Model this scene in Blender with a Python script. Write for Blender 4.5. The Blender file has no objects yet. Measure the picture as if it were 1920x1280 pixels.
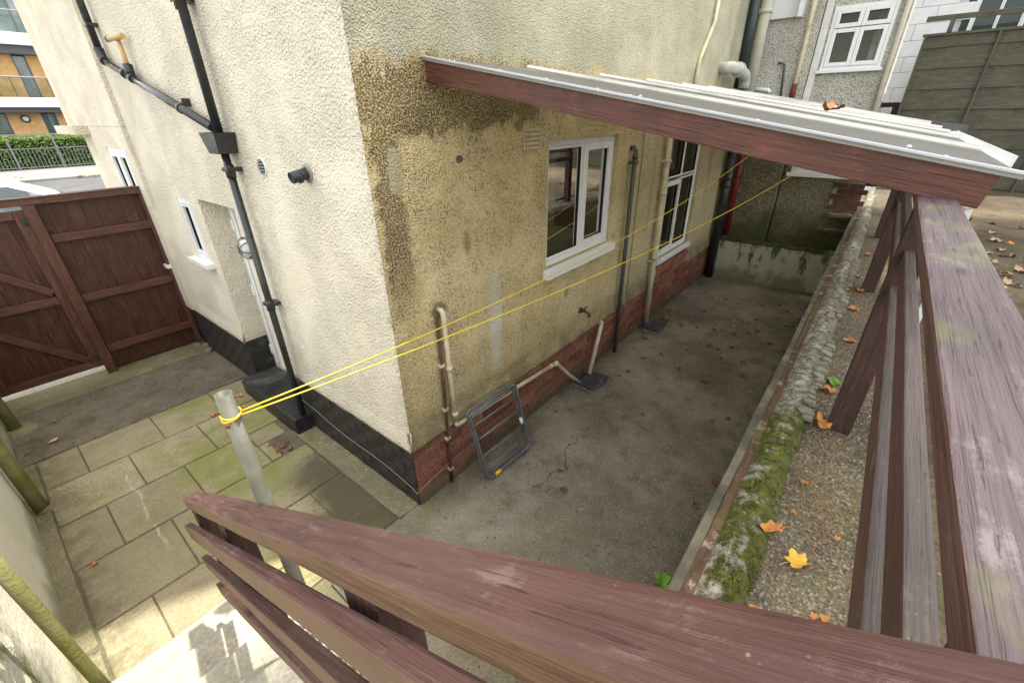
import bpy, bmesh, math, random
from mathutils import Matrix, Vector, noise as mnoise
random.seed(7)
R = math.radians
scene = bpy.context.scene
col = scene.collection

# ------------------------------------------------------------------ camera
CAM = Vector((-1.2355, -1.8612, 2.4061))
CR = Matrix(((0.6274, -0.7785, -0.0146), (0.3708, 0.2822, 0.8848), (-0.6847, -0.5605, 0.4658)))
FPX = 806.35
cd = bpy.data.cameras.new('camera')
cd.sensor_width = 36.0
cd.lens = FPX * 36.0 / 1920.0
cd.clip_start = 0.02
cd.clip_end = 600
cam = bpy.data.objects.new('camera', cd)
col.objects.link(cam)
rot = CR.transposed()
rot = rot.to_quaternion().to_matrix()
cam.matrix_world = Matrix.Translation(CAM) @ rot.to_4x4()
scene.camera = cam

# ------------------------------------------------------------------ sky, sun, exposure
SUN_H = Vector((0.919, -0.395, 0))          # horizontal direction towards the sun
SUN_EL = R(74)
sun_dir = Vector((SUN_H.x * math.cos(SUN_EL), SUN_H.y * math.cos(SUN_EL), math.sin(SUN_EL)))
world = bpy.data.worlds.new('World')
scene.world = world
world.use_nodes = True
wn = world.node_tree
wn.nodes.clear()
sky = wn.nodes.new('ShaderNodeTexSky')
sky.sky_type = 'NISHITA'
sky.sun_disc = False
sky.sun_elevation = SUN_EL
sky.sun_rotation = math.atan2(SUN_H.x, SUN_H.y)
sky.air_density = 1.3
sky.dust_density = 3.5
sky.ozone_density = 0.6
bg = wn.nodes.new('ShaderNodeBackground')
bg.inputs['Strength'].default_value = 0.15
wo = wn.nodes.new('ShaderNodeOutputWorld')
# thin bright cloud: the clear sky veiled with white
veil = wn.nodes.new('ShaderNodeMix'); veil.data_type = 'RGBA'
veil.inputs['Factor'].default_value = 0.6
ci = [i for i in veil.inputs if i.type == 'RGBA']
wn.links.new(sky.outputs[0], ci[0])
ci[1].default_value = (8.6, 8.3, 7.7, 1)
wn.links.new([o for o in veil.outputs if o.type == 'RGBA'][0], bg.inputs[0])
wn.links.new(bg.outputs[0], wo.inputs[0])
sl = bpy.data.lights.new('sun', 'SUN')
sl.energy = 3.4
sl.angle = R(1.4)
sl.color = (1.0, 0.94, 0.84)
so = bpy.data.objects.new('sun', sl)
so.rotation_euler = sun_dir.to_track_quat('Z', 'Y').to_euler()
so.location = (6, -3, 12)
col.objects.link(so)
scene.view_settings.view_transform = 'Standard'
scene.view_settings.look = 'None'
scene.view_settings.exposure = 1.4
scene.view_settings.gamma = 1.0
scene.view_settings.use_curve_mapping = False


def at(px, py, **k):
    """pixel of the photograph -> point on the plane x=, y= or z="""
    d = CR.transposed() @ Vector(((px - 960) / FPX, -(py - 640) / FPX, -1.0))
    (a, v), = k.items()
    i = 'xyz'.index(a)
    return CAM + d * ((v - CAM[i]) / d[i])


# ------------------------------------------------------------------ object helpers
W = {}


def link(o, parent, mw):
    W[o] = mw
    col.objects.link(o)
    if parent is not None:
        o.parent = parent
        o.matrix_parent_inverse = W[parent].inverted()
    o.matrix_basis = mw
    return o


def tag(o, label=None, cat=None, group=None, kind=None):
    if label: o['label'] = label
    if cat: o['category'] = cat
    if group: o['group'] = group
    if kind: o['kind'] = kind
    return o


def thing(name, label, cat, loc=(0, 0, 0), group=None):
    o = bpy.data.objects.new(name, None)
    o.empty_display_size = 0.1
    link(o, None, Matrix.Translation(Vector(loc)))
    return tag(o, label, cat, group)


class MB:
    def __init__(s):
        s.v = []; s.f = []; s.sm = []; s.mi = []

    def add(s, vs, fs, smooth=False, mi=0):
        n = len(s.v)
        s.v += [tuple(v) for v in vs]
        for f in fs:
            s.f.append(tuple(i + n for i in f)); s.sm.append(smooth); s.mi.append(mi)
        return s

    def quad(s, a, b, c, d, mi=0):
        return s.add([a, b, c, d], [(0, 1, 2, 3)], False, mi)

    def box(s, x0, x1, y0, y1, z0, z1, M=None, mi=0):
        vs = [Vector((x, y, z)) for x in (x0, x1) for y in (y0, y1) for z in (z0, z1)]
        if M is not None: vs = [M @ v for v in vs]
        return s.add(vs, [(0, 1, 3, 2), (4, 6, 7, 5), (0, 4, 5, 1), (2, 3, 7, 6), (0, 2, 6, 4), (1, 5, 7, 3)], False, mi)

    def rbox(s, x0, x1, y0, y1, z0, z1, b=0.004, M=None, mi=0):
        """box with bevelled edges"""
        bm = bmesh.new()
        bmesh.ops.create_cube(bm, size=1)
        for v in bm.verts:
            v.co = Vector((x0 + (v.co.x + .5) * (x1 - x0), y0 + (v.co.y + .5) * (y1 - y0), z0 + (v.co.z + .5) * (z1 - z0)))
        bmesh.ops.bevel(bm, geom=bm.edges[:], offset=b, segments=2, profile=0.6, affect='EDGES')
        bm.verts.index_update()
        vs = [M @ v.co if M is not None else v.co.copy() for v in bm.verts]
        s.add(vs, [[v.index for v in f.verts] for f in bm.faces], False, mi)
        bm.free()
        return s

    def tube(s, pts, r, n=10, cap=True, mi=0, closed=False):
        pts = [Vector(p) for p in pts]
        rs = r if isinstance(r, (list, tuple)) else [r] * len(pts)
        m = len(pts)
        rings = []
        up = None
        for i, p in enumerate(pts):
            if closed:
                t = (pts[(i + 1) % m] - pts[(i - 1) % m])
            else:
                a = pts[max(i - 1, 0)]; b = pts[min(i + 1, m - 1)]
                t = b - a
            t.normalize()
            if up is None:
                up = Vector((0, 0, 1)) if abs(t.z) < .9 else Vector((1, 0, 0))
            u = t.cross(up)
            if u.length < 1e-5: u = t.orthogonal()
            u.normalize()
            w = u.cross(t); w.normalize()
            up = w
            k = 1.0
            if not closed and 0 < i < m - 1:
                c = (pts[i] - pts[i - 1]).normalized().dot(t)
                k = 1 / max(c, .5)
            rings.append([p + (u * math.cos(2 * math.pi * j / n) + w * math.sin(2 * math.pi * j / n)) * rs[i] * (k if False else 1) for j in range(n)])
        n0 = len(s.v)
        for rg in rings: s.v += [tuple(v) for v in rg]
        for i in range(m if closed else m - 1):
            i2 = (i + 1) % m
            for j in range(n):
                s.f.append((n0 + i * n + j, n0 + i * n + (j + 1) % n, n0 + i2 * n + (j + 1) % n, n0 + i2 * n + j))
                s.sm.append(True); s.mi.append(mi)
        if cap and not closed:
            s.f.append(tuple(n0 + j for j in range(n))[::-1]); s.sm.append(False); s.mi.append(mi)
            s.f.append(tuple(n0 + (m - 1) * n + j for j in range(n))); s.sm.append(False); s.mi.append(mi)
        return s

    def lathe(s, prof, c=(0, 0, 0), n=20, M=None, mi=0):
        n0 = len(s.v)
        for (r, z) in prof:
            for j in range(n):
                a = 2 * math.pi * j / n
                v = Vector((r * math.cos(a), r * math.sin(a), z))
                if M is not None: v = M @ v
                s.v.append(tuple(v + Vector(c)))
        for i in range(len(prof) - 1):
            for j in range(n):
                s.f.append((n0 + i * n + j, n0 + i * n + (j + 1) % n, n0 + (i + 1) * n + (j + 1) % n, n0 + (i + 1) * n + j))
                s.sm.append(True); s.mi.append(mi)
        return s

    def prism(s, poly, a0, a1, axis='y', mi=0):
        """poly in the two other axes, extruded along axis"""
        def p3(u, v, a):
            return {'x': (a, u, v), 'y': (u, a, v), 'z': (u, v, a)}[axis]
        n = len(poly)
        vs = [p3(u, v, a0) for u, v in poly] + [p3(u, v, a1) for u, v in poly]
        fs = [tuple(range(n))[::-1], tuple(range(n, 2 * n))]
        for i in range(n):
            fs.append((i, (i + 1) % n, n + (i + 1) % n, n + i))
        return s.add(vs, fs, False, mi)

    def mesh(s, name, mats, fix=True):
        me = bpy.data.meshes.new(name)
        me.from_pydata(s.v, [], s.f)
        for p, sm, mi in zip(me.polygons, s.sm, s.mi):
            p.use_smooth = sm; p.material_index = mi
        if not isinstance(mats, (list, tuple)): mats = [mats]
        for m in mats: me.materials.append(m)
        if fix:
            bm = bmesh.new(); bm.from_mesh(me)
            bmesh.ops.recalc_face_normals(bm, faces=bm.faces[:])
            bm.to_mesh(me); bm.free()
        me.update()
        return me

    def build(s, name, mats, parent=None, mw=None, fix=True):
        if parent is None and mw is None and s.v:
            xs = [v[0] for v in s.v]; ys = [v[1] for v in s.v]; zs = [v[2] for v in s.v]
            o0 = Vector(((min(xs) + max(xs)) / 2, (min(ys) + max(ys)) / 2, min(zs)))
            s.v = [tuple(Vector(v) - o0) for v in s.v]
            mw = Matrix.Translation(o0)
        return link(bpy.data.objects.new(name, s.mesh(name, mats, fix)), parent, mw or Matrix())


def copy_obj(o, parent, mw):
    c = o.copy()
    return link(c, parent, mw)


def frame_of(p0, p1, up=(0, 0, 1)):
    """matrix whose local X runs p0->p1, local Z close to up"""
    p0 = Vector(p0); p1 = Vector(p1)
    x = (p1 - p0).normalized(); up = Vector(up)
    y = up.cross(x)
    if y.length < 1e-4: y = Vector((0, 1, 0))
    y.normalize(); z = x.cross(y)
    m = Matrix((x, y, z)).transposed().to_4x4()
    m.translation = p0
    return m


def beam(name, p0, p1, w, h, mat, parent, b=0.004, up=(0, 0, 1), oy=0., oz=0., warp=0.0015, seg=10, seed=0, top=None, side=None):
    """a plank along p0-p1: width w (local y), height h (local z), softly bevelled and a little uneven"""
    L = (Vector(p1) - Vector(p0)).length
    bm = bmesh.new()
    bmesh.ops.create_cube(bm, size=1)
    for v in bm.verts:
        v.co = Vector(((v.co.x + .5) * L, v.co.y * w + oy, v.co.z * h + oz))
    if b: bmesh.ops.bevel(bm, geom=bm.edges[:], offset=b, segments=2, profile=.6, affect='EDGES')
    if seg > 1:
        for i in range(1, seg):
            bmesh.ops.bisect_plane(bm, geom=bm.verts[:] + bm.edges[:] + bm.faces[:], plane_co=(L * i / seg, 0, 0), plane_no=(1, 0, 0))
    if warp:
        for v in bm.verts:
            q = Vector((v.co.x * 3 + seed * 7.3, v.co.y * 9, v.co.z * 9))
            v.co += Vector((0, mnoise.noise(q), mnoise.noise(q + Vector((31, 5, 2))))) * warp
    me = bpy.data.meshes.new(name); bm.to_mesh(me); bm.free()
    me.materials.append(mat); me.materials.append(top or mat); me.materials.append(side or mat)
    for p in me.polygons:
        if top and p.normal.z > .8: p.material_index = 1
        elif side and abs(p.normal.y) > .8: p.material_index = 2
    return link(bpy.data.objects.new(name, me), parent, frame_of(p0, p1, up))


# ------------------------------------------------------------------ material helpers
class NT:
    def __init__(s, name, rough=0.8, spec=0.3):
        s.m = bpy.data.materials.new(name)
        s.m.use_nodes = True
        s.t = s.m.node_tree
        s.n = s.t.nodes
        s.b = s.n['Principled BSDF']
        s.b.inputs['Roughness'].default_value = rough
        s.b.inputs['Specular IOR Level'].default_value = spec
        s._pos = None

    def set(s, sock, val):
        if val is None: return
        if hasattr(val, 'links') or isinstance(val, bpy.types.NodeSocket): s.t.links.new(val, sock)
        elif isinstance(val, (tuple, list)) and sock.type == 'RGBA' and len(val) == 3: sock.default_value = (*val, 1)
        else: sock.default_value = val

    def pos(s):
        if s._pos is None: s._pos = s.n.new('ShaderNodeNewGeometry').outputs['Position']
        return s._pos

    def obj(s): return s.n.new('ShaderNodeTexCoord').outputs['Object']

    def rand(s): return s.n.new('ShaderNodeObjectInfo').outputs['Random']

    def normal(s): return s.n.new('ShaderNodeNewGeometry').outputs['Normal']

    def mapv(s, v, scale=(1, 1, 1), loc=(0, 0, 0), rot=(0, 0, 0)):
        n = s.n.new('ShaderNodeMapping'); s.set(n.inputs[0], v)
        n.inputs['Scale'].default_value = scale; n.inputs['Location'].default_value = loc; n.inputs['Rotation'].default_value = rot
        return n.outputs[0]

    def xyz(s, v):
        n = s.n.new('ShaderNodeSeparateXYZ'); s.set(n.inputs[0], v); return n.outputs

    def noise(s, v=None, scale=5., detail=4., rough=.55, dist=0., colr=False):
        n = s.n.new('ShaderNodeTexNoise'); s.set(n.inputs['Vector'], v if v is not None else s.pos())
        n.inputs['Scale'].default_value = scale; n.inputs['Detail'].default_value = detail
        n.inputs['Roughness'].default_value = rough; n.inputs['Distortion'].default_value = dist
        return n.outputs['Color' if colr else 'Fac']

    def vor(s, v=None, scale=5., feature='F1', out='Distance', rnd=1.):
        n = s.n.new('ShaderNodeTexVoronoi'); n.feature = feature
        s.set(n.inputs['Vector'], v if v is not None else s.pos()); n.inputs['Scale'].default_value = scale
        n.inputs['Randomness'].default_value = rnd
        return n.outputs[out]

    def math(s, op, a, b=0., c=None, clamp=False):
        n = s.n.new('ShaderNodeMath'); n.operation = op; n.use_clamp = clamp
        s.set(n.inputs[0], a); s.set(n.inputs[1], b)
        if c is not None: s.set(n.inputs[2], c)
        return n.outputs[0]

    def mul(s, a, b): return s.math('MULTIPLY', a, b)
    def sub(s, a, b): return s.math('SUBTRACT', a, b)
    def plus(s, a, b): return s.math('ADD', a, b)

    def ss(s, v, lo, hi, a=0., b=1.):
        n = s.n.new('ShaderNodeMapRange'); n.interpolation_type = 'SMOOTHSTEP'
        s.set(n.inputs[0], v)
        for i, q in enumerate((lo, hi, a, b)): s.set(n.inputs[i + 1], q)
        return n.outputs[0]

    def ramp(s, fac, stops, interp='LINEAR'):
        n = s.n.new('ShaderNodeValToRGB'); s.set(n.inputs[0], fac)
        e = n.color_ramp.elements; n.color_ramp.interpolation = interp
        while len(e) < len(stops): e.new(.5)
        for q, (p, c) in zip(e, stops):
            q.position = p; q.color = (*c, 1) if len(c) == 3 else c
        return n.outputs[0]

    def mix(s, fac, a, b, mode='MIX'):
        n = s.n.new('ShaderNodeMix'); n.data_type = 'RGBA'; n.blend_type = mode
        s.set(n.inputs['Factor'], fac); s.set(n.inputs['A'], a) if False else None
        ia = [i for i in n.inputs if i.type == 'RGBA']
        s.set(ia[0], a); s.set(ia[1], b)
        return [o for o in n.outputs if o.type == 'RGBA'][0]

    def bump(s, h, strength=.5, dist=.01, nrm=None):
        n = s.n.new('ShaderNodeBump'); s.set(n.inputs['Height'], h)
        n.inputs['Strength'].default_value = strength; n.inputs['Distance'].default_value = dist
        if nrm is not None: s.set(n.inputs['Normal'], nrm)
        return n.outputs[0]

    def done(s, color=None, nrm=None, rough=None, **k):
        s.set(s.b.inputs['Base Color'], color)
        if nrm is not None: s.set(s.b.inputs['Normal'], nrm)
        if rough is not None: s.set(s.b.inputs['Roughness'], rough)
        for kk, v in k.items(): s.set(s.b.inputs[kk.replace('_', ' ')], v)
        return s.m


def zbox(t, x, z, x0, x1, z0, z1, e=.05):
    """soft box mask in two coordinates"""
    a = t.mul(t.ss(x, x0 - e, x0 + e), t.ss(x, x1 - e, x1 + e, 1., 0.))
    b = t.mul(t.ss(z, z0 - e, z0 + e), t.ss(z, z1 - e, z1 + e, 1., 0.))
    return t.mul(a, b)


def simple(name, c, rough=.6, spec=.35, var=.12, scale=14, bumpd=.0, metal=0., grime=None):
    t = NT(name, rough, spec)
    n = t.noise(t.obj(), scale, 5)
    cc = t.mix(t.ss(n, .3, .75), tuple(q * (1 - var) for q in c), tuple(min(1, q * (1 + var)) for q in c))
    if grime:
        g = t.ss(t.noise(t.obj(), scale * .35, 6, .65), .5, .72)
        cc = t.mix(g, cc, grime)
    t.b.inputs['Metallic'].default_value = metal
    nr = t.bump(t.noise(t.obj(), scale * 4, 4), .4, bumpd) if bumpd else None
    return t.done(cc, nr, t.ss(n, .2, .8, max(rough - .1, .05), min(1, rough + .12)))


# ---- roughcast / pebbledash
def mat_white_roughcast():
    t = NT('cream roughcast', .9, .2)
    p = t.pos(); x, y, z = t.xyz(p)
    w = t.noise(p, 9, 3)
    pv = t.plus(t.mul(t.vor(p, 78), .6), t.plus(t.mul(t.noise(p, 70, 3, .65), 1.2), t.mul(t.noise(p, 26, 2), .5)))
    c = t.mix(t.ss(t.noise(p, 1.6, 5), .3, .75), (.81, .74, .585), (.86, .80, .66))
    pits = t.mul(t.ss(t.vor(p, 46), .10, .045, 0., 1.), t.ss(t.noise(p, 2.2, 4), .5, .64))
    c = t.mix(t.mul(pits, .75), c, (.28, .24, .17))
    # dark algae beside the downpipe and under the diagonal pipe
    n = t.noise(p, 7, 5, .65)
    sp = t.noise(p, 95, 3, .6)
    dz = t.sub(z, t.plus(2.30, t.mul(t.sub(y, 1.62), .262)))
    m1 = t.mul(t.ss(dz, .0, .03), t.ss(dz, .20, .04))
    m1 = t.mul(m1, t.mul(t.ss(y, 1.5, 1.65), t.ss(y, 3.4, 2.9)))
    m2 = t.mul(t.ss(y, 1.10, 1.30), t.ss(y, 1.5, 1.40))
    m = t.mul(t.math('MAXIMUM', m1, t.mul(m2, .75)), t.ss(n, .35, .6))
    m = t.mul(m, t.ss(sp, .5, .6))
    c = t.mix(t.mul(m, .75), c, (.08, .075, .05))
    # algae along the foot of the render and at the house corner
    m3 = t.mul(t.ss(y, .07, .0), t.ss(t.noise(p, 30, 4, .7), .5, .62))
    c = t.mix(t.mul(m3, .5), c, (.18, .15, .08))
    c = t.mix(t.mul(t.ss(z, .62, .5), .35), c, (.55, .47, .33))
    stk = t.mul(t.ss(t.noise(t.mapv(p, (1, 9, .7)), 1.6, 5, .65), .56, .72), t.ss(z, .5, 2.6, .7, .2))
    c = t.mix(t.mul(stk, .2), c, (.56, .50, .37))
    pv = t.mul(pv, t.ss(t.noise(p, 2.4, 3), .3, .7, .65, 1.25))
    b = t.bump(pv, 1.0, .021)
    return t.done(c, b)


def mat_yard_render():
    t = NT('ochre pebbledash', .92, .18)
    p = t.pos(); x, y, z = t.xyz(p)
    cell = t.vor(p, 150, out='Color')
    cr = t.xyz(cell)
    big = t.noise(p, 1.7, 5, .6); mid = t.noise(p, 6, 5, .62)
    base = t.mix(t.ss(big, .32, .7), (.63, .49, .22), (.70, .575, .315))
    base = t.mix(t.mul(t.ss(x, 2.2, 3.6), .75), base, (.46, .40, .25))
    base = t.mix(t.ss(cr[0], .55, .95, 0., .7), base, (.76, .70, .50))
    dk = t.mul(t.ss(cr[1], .70, .95), t.ss(mid, .3, .6, .25, .85))
    base = t.mix(dk, base, (.15, .115, .055))
    # painted upper part: pale grey-green cream
    up = t.mix(t.ss(big, .3, .7), (.44, .42, .295), (.51, .49, .365))
    up = t.mix(t.mul(t.ss(cr[1], .74, .84), t.ss(x, .6, 3., .15, .6)), up, (.25, .24, .17))
    fin = t.noise(t.mapv(p, (1, 1, .35)), 28, 4, .7)
    zz = t.plus(z, t.plus(t.mul(t.sub(mid, .5), .34), t.mul(t.sub(fin, .5), .22)))
    zl = t.plus(2.60, t.mul(t.ss(x, .0, .5), .06))
    upm = t.ss(t.sub(zz, zl), -.02, .05)
    c = t.mix(upm, base, up)
    # black algae: band under the paint line, band down the house corner
    zlow = t.plus(2.32, t.mul(t.ss(x, .3, 1.8), .10))
    b1 = t.mul(t.ss(t.sub(zz, zlow), -.07, .03), t.ss(t.sub(zz, zl), .09, -.03))
    b1 = t.mul(b1, t.ss(x, 3.2, 1.0, .12, 1.))
    xx = t.plus(x, t.plus(t.mul(t.sub(mid, .5), .20), t.mul(t.sub(fin, .5), .12)))
    b2 = t.mul(t.mul(t.ss(xx, .0, .05), t.ss(xx, .26, .17)), t.ss(zz, 1.05, 1.75, 0., 1.))
    b2 = t.mul(b2, t.ss(zz, 2.5, 2.3, 0., 1.))
    b3 = t.mul(t.ss(x, .12, .02), .5)
    st = t.math('MAXIMUM', t.math('MAXIMUM', b1, b2), b3)
    drk = t.ss(t.noise(p, 105, 4, .72), t.sub(.68, t.mul(st, .235)), t.sub(.76, t.mul(st, .235)))
    c = t.mix(t.mul(t.mul(drk, st), .9), c, t.mix(t.ss(cr[2], .3, .7), (.035, .03, .018), (.12, .085, .03)))
    c = t.mix(t.mul(st, .32), c, (.13, .092, .04))
    # bare grey patches of mortar, white run of old paint
    def spot(cx, cz, rx, rz, colr, amt, e=.35):
        d = t.math('SQRT', t.plus(t.math('POWER', t.math('DIVIDE', t.sub(x, cx), rx), 2.), t.math('POWER', t.math('DIVIDE', t.sub(z, cz), rz), 2.)))
        d = t.plus(d, t.mul(t.sub(t.noise(p, 14, 4, .6), .5), 1.1))
        return t.mul(t.ss(d, 1 + e, 1 - e), amt)
    c = t.mix(spot(.155, 2.16, .045, .11, None, .95, .15), c, (.40, .36, .22))
    c = t.mix(spot(.60, 2.19, .03, .022, None, .9, .2), c, (.10, .095, .075))
    c = t.mix(spot(1.14, 2.345, .05, .03, None, .85, .2), c, (.25, .23, .15))
    c = t.mix(spot(.34, 1.365, .06, .055, None, .75, .3), c, (.12, .09, .055))
    c = t.mix(spot(.86, 1.08, .07, .36, None, .85, .5), c, (.70, .67, .54))
    c = t.mix(spot(.70, 1.05, .04, .2, None, .3, .6), c, (.58, .55, .42))
    c = t.mix(spot(.62, 1.72, .03, .07, None, .5, .5), c, (.14, .10, .05))
    c = t.mix(spot(1.8, 1.02, .03, .05, None, .6, .4), c, (.16, .12, .06))
    c = t.mix(spot(3.42, 1.7, .05, .45, None, .4, .7), c, (.42, .16, .07))
    c = t.mix(spot(5.35, 1.9, .07, .45, None, .45, .8), c, (.42, .15, .07))
    # dirt along the foot of the render
    m5 = t.mul(t.ss(t.plus(z, t.mul(t.sub(mid, .5), .5)), .85, .5), .45)
    c = t.mix(m5, c, (.23, .175, .085))
    m4 = t.mul(t.mul(t.ss(z, .78, .52), t.ss(t.noise(p, 4, 4), .42, .6)), .5)
    c = t.mix(m4, c, (.11, .095, .06))
    h = t.mul(t.plus(t.mul(t.vor(p, 100), .7), t.mul(t.noise(p, 95, 3, .7), 1.2)), t.ss(t.noise(p, 3, 3), .3, .7, .6, 1.3))
    return t.done(c, t.bump(h, 1., .014))


def mat_end_render():
    t = NT('mossy grey pebbledash', .93, .15)
    p = t.pos(); x, y, z = t.xyz(p)
    cr = t.xyz(t.vor(p, 70, out='Color'))
    big = t.noise(p, 2.3, 5, .62)
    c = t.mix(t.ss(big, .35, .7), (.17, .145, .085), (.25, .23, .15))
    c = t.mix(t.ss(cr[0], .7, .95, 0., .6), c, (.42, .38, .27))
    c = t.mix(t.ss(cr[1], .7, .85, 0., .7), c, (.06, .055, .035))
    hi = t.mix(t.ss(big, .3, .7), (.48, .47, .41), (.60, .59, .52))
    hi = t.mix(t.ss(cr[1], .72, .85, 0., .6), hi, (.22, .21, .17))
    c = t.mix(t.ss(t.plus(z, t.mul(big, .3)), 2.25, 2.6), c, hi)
    gm = t.mul(t.ss(t.plus(z, t.mul(t.sub(big, .5), 1.2)), 1.25, .65), .7)
    c = t.mix(gm, c, (.07, .085, .025))
    h = t.plus(t.mul(t.vor(p, 60), 1.0), t.mul(t.noise(p, 50, 3), .9))
    return t.done(c, t.bump(h, 1.0, .014))


def mat_brick(name='red brick', c0=(.17, .066, .046), c1=(.35, .15, .10), mossy=True):
    t = NT(name, .88, .2)
    r = t.rand(); p = t.pos(); x, y, z = t.xyz(p)
    c = t.mix(r, c0, c1)
    c = t.mix(t.ss(t.noise(p, 40, 4), .45, .7, 0., .55), c, tuple(q * .55 for q in c0))
    c = t.mix(t.mul(t.ss(t.noise(p, 9, 5, .65), .56, .7), .5), c, (.36, .27, .20))
    if mossy:
        c = t.mix(t.mul(t.ss(t.plus(z, t.mul(t.noise(p, 5, 4), .22)), .32, .12), .85), c, (.115, .105, .065))
    c = t.mix(t.mul(t.ss(t.vor(p, 3.1), .14, .08), .0), c, (.02, .02, .02))
    return t.done(c, t.bump(t.noise(p, 90, 4), .7, .004))


def mat_concrete(name, lo, hi, moss=.4, mossc=(.10, .105, .03), rough=.92, dark=.5, brown=True):
    t = NT(name, rough, .25)
    p = t.pos(); x, y, z = t.xyz(p)
    a = t.noise(p, 1.1, 6, .6); b = t.noise(p, 5.5, 6, .65); f = t.noise(p, 60, 4, .6)
    c = t.mix(t.ss(a, .3, .7), lo, hi)
    c = t.mix(t.ss(b, .45, .75, 0., dark), c, tuple(q * .45 for q in lo))
    c = t.mix(t.ss(f, .5, .8, 0., .6), c, tuple(min(1, q * 1.6) for q in hi))
    c = t.mix(t.ss(f, .48, .25, 0., .6), c, tuple(q * .5 for q in lo))
    g = t.noise(t.mapv(p, (1, 1, 1), (3.1, 7.7, 0)), 1.9, 6, .68)
    c = t.mix(t.ss(g, .5, .72, 0., moss), c, mossc)
    sp = t.mul(t.ss(t.vor(t.mapv(p, (1, 1, 1), (1.3, 2.2, 0)), 21), .16, .08), t.ss(t.noise(p, 3.1, 3), .5, .6))
    c = t.mix(t.mul(sp, .75), c, (.55, .52, .46))
    h = t.plus(t.mul(f, .6), t.mul(t.noise(p, 17, 5), 1.))
    return t, p, c, h


def mat_yard_floor():
    t, p, c, h = mat_concrete('damp yard concrete', (.14, .116, .085), (.325, .29, .228), .5, (.10, .10, .045), dark=.65)
    x, y, z = t.xyz(p)
    # moss and damp at the foot of the walls and the open end; paler scuffs in the middle
    n = t.noise(p, 3.2, 5, .65)
    edge = t.math('MAXIMUM', t.ss(y, -.32, -.04), t.ss(y, -1.38, -1.62))
    c = t.mix(t.mul(t.mul(edge, t.ss(n, .35, .65)), .65), c, (.085, .08, .05))
    front = t.mul(t.ss(x, .9, -.2), t.ss(n, .4, .62))
    c = t.mix(t.mul(front, .5), c, (.22, .205, .09))
    far = t.mul(t.ss(x, 5.4, 6.0), t.ss(n, .35, .6))
    c = t.mix(t.mul(far, .6), c, (.12, .115, .045))
    br = t.mul(t.ss(t.noise(t.mapv(p, (1, 1, 1), (9, 2, 0)), 1.4, 4), .48, .66), .5)
    c = t.mix(t.mul(br, .6), c, (.20, .145, .105))
    w = t.mul(t.mul(t.ss(x, 1.8, 3.2), t.ss(x, 6., 5.)), t.ss(t.noise(t.mapv(p, (1, 2.4, 1), (4, 1, 0)), 3.4, 6, .7), .56, .68))
    c = t.mix(t.mul(w, .55), c, (.38, .365, .33))
    c = t.mix(t.mul(t.ss(t.noise(t.mapv(p, (1, 1, 1), (2.2, 5.5, 0)), 2.6, 6, .7), .58, .70), .3), c, (.33, .31, .27))
    # hairline cracks
    q = t.plus(t.mul(t.noise(p, 6, 5, .7), .16), t.mul(t.noise(p, 1.5, 3), .5))
    c1 = t.math('ABSOLUTE', t.sub(t.plus(y, q), t.plus(-.26, t.mul(x, .08))))
    crack = t.mul(t.ss(c1, .005, .0015), t.mul(t.ss(x, .55, .65), t.ss(x, 1.35, 1.2)))
    c2 = t.math('ABSOLUTE', t.sub(t.plus(x, q), t.plus(2.35, t.mul(y, .3))))
    crack = t.math('MAXIMUM', crack, t.mul(t.ss(c2, .005, .0015), .45))
    c = t.mix(t.mul(crack, .6), c, (.04, .036, .028))
    h = t.sub(h, t.mul(crack, 2.))
    gr = t.noise(p, 130, 3, .7)
    c = t.mix(t.ss(gr, .56, .66, 0., .45), c, (.42, .40, .35))
    c = t.mix(t.ss(gr, .44, .34, 0., .5), c, (.045, .04, .03))
    return t.done(c, t.bump(t.plus(h, t.mul(gr, .6)), 1., .009), t.ss(t.noise(p, 2, 4), .3, .7, .72, .95))


def mat_slab():
    t, p, c, h = mat_concrete('mossy paving slab', (.25, .21, .13), (.40, .35, .225), .7, (.19, .195, .055), dark=.45)
    r = t.rand(); x, y, z = t.xyz(p)
    c = t.mix(t.mul(t.ss(r, 0., 1.), .5), c, (.20, .175, .115), 'MIX')
    n = t.noise(p, 2.1, 5, .65)
    g = t.mul(t.ss(t.plus(x, t.mul(n, .7)), -.95, -.35), t.ss(n, .38, .62))
    c = t.mix(t.mul(g, .75), c, (.18, .19, .045))
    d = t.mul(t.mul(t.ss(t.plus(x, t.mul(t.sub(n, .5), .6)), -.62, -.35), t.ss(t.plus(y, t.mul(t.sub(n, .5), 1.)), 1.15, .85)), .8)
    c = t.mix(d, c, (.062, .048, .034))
    # a chalky scrape
    s = t.math('ABSOLUTE', t.sub(x, t.plus(-1.21, t.plus(t.mul(t.sub(t.noise(p, 3, 3), .5), .12), t.mul(t.sub(y, 1.6), .02)))))
    sm = t.mul(t.ss(s, .014, .002), t.mul(t.ss(y, .95, 1.1), t.ss(y, 2.15, 2.05)))
    c = t.mix(t.mul(sm, t.ss(t.noise(p, 8, 4), .35, .65, .0, .45)), c, (.55, .54, .50))
    lf = t.mul(t.ss(x, -1.35, -1.62), t.ss(t.noise(p, 5, 5, .7), .38, .58))
    c = t.mix(t.mul(lf, .6), c, (.10, .085, .05))
    return t.done(c, t.bump(h, .7, .005))


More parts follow.
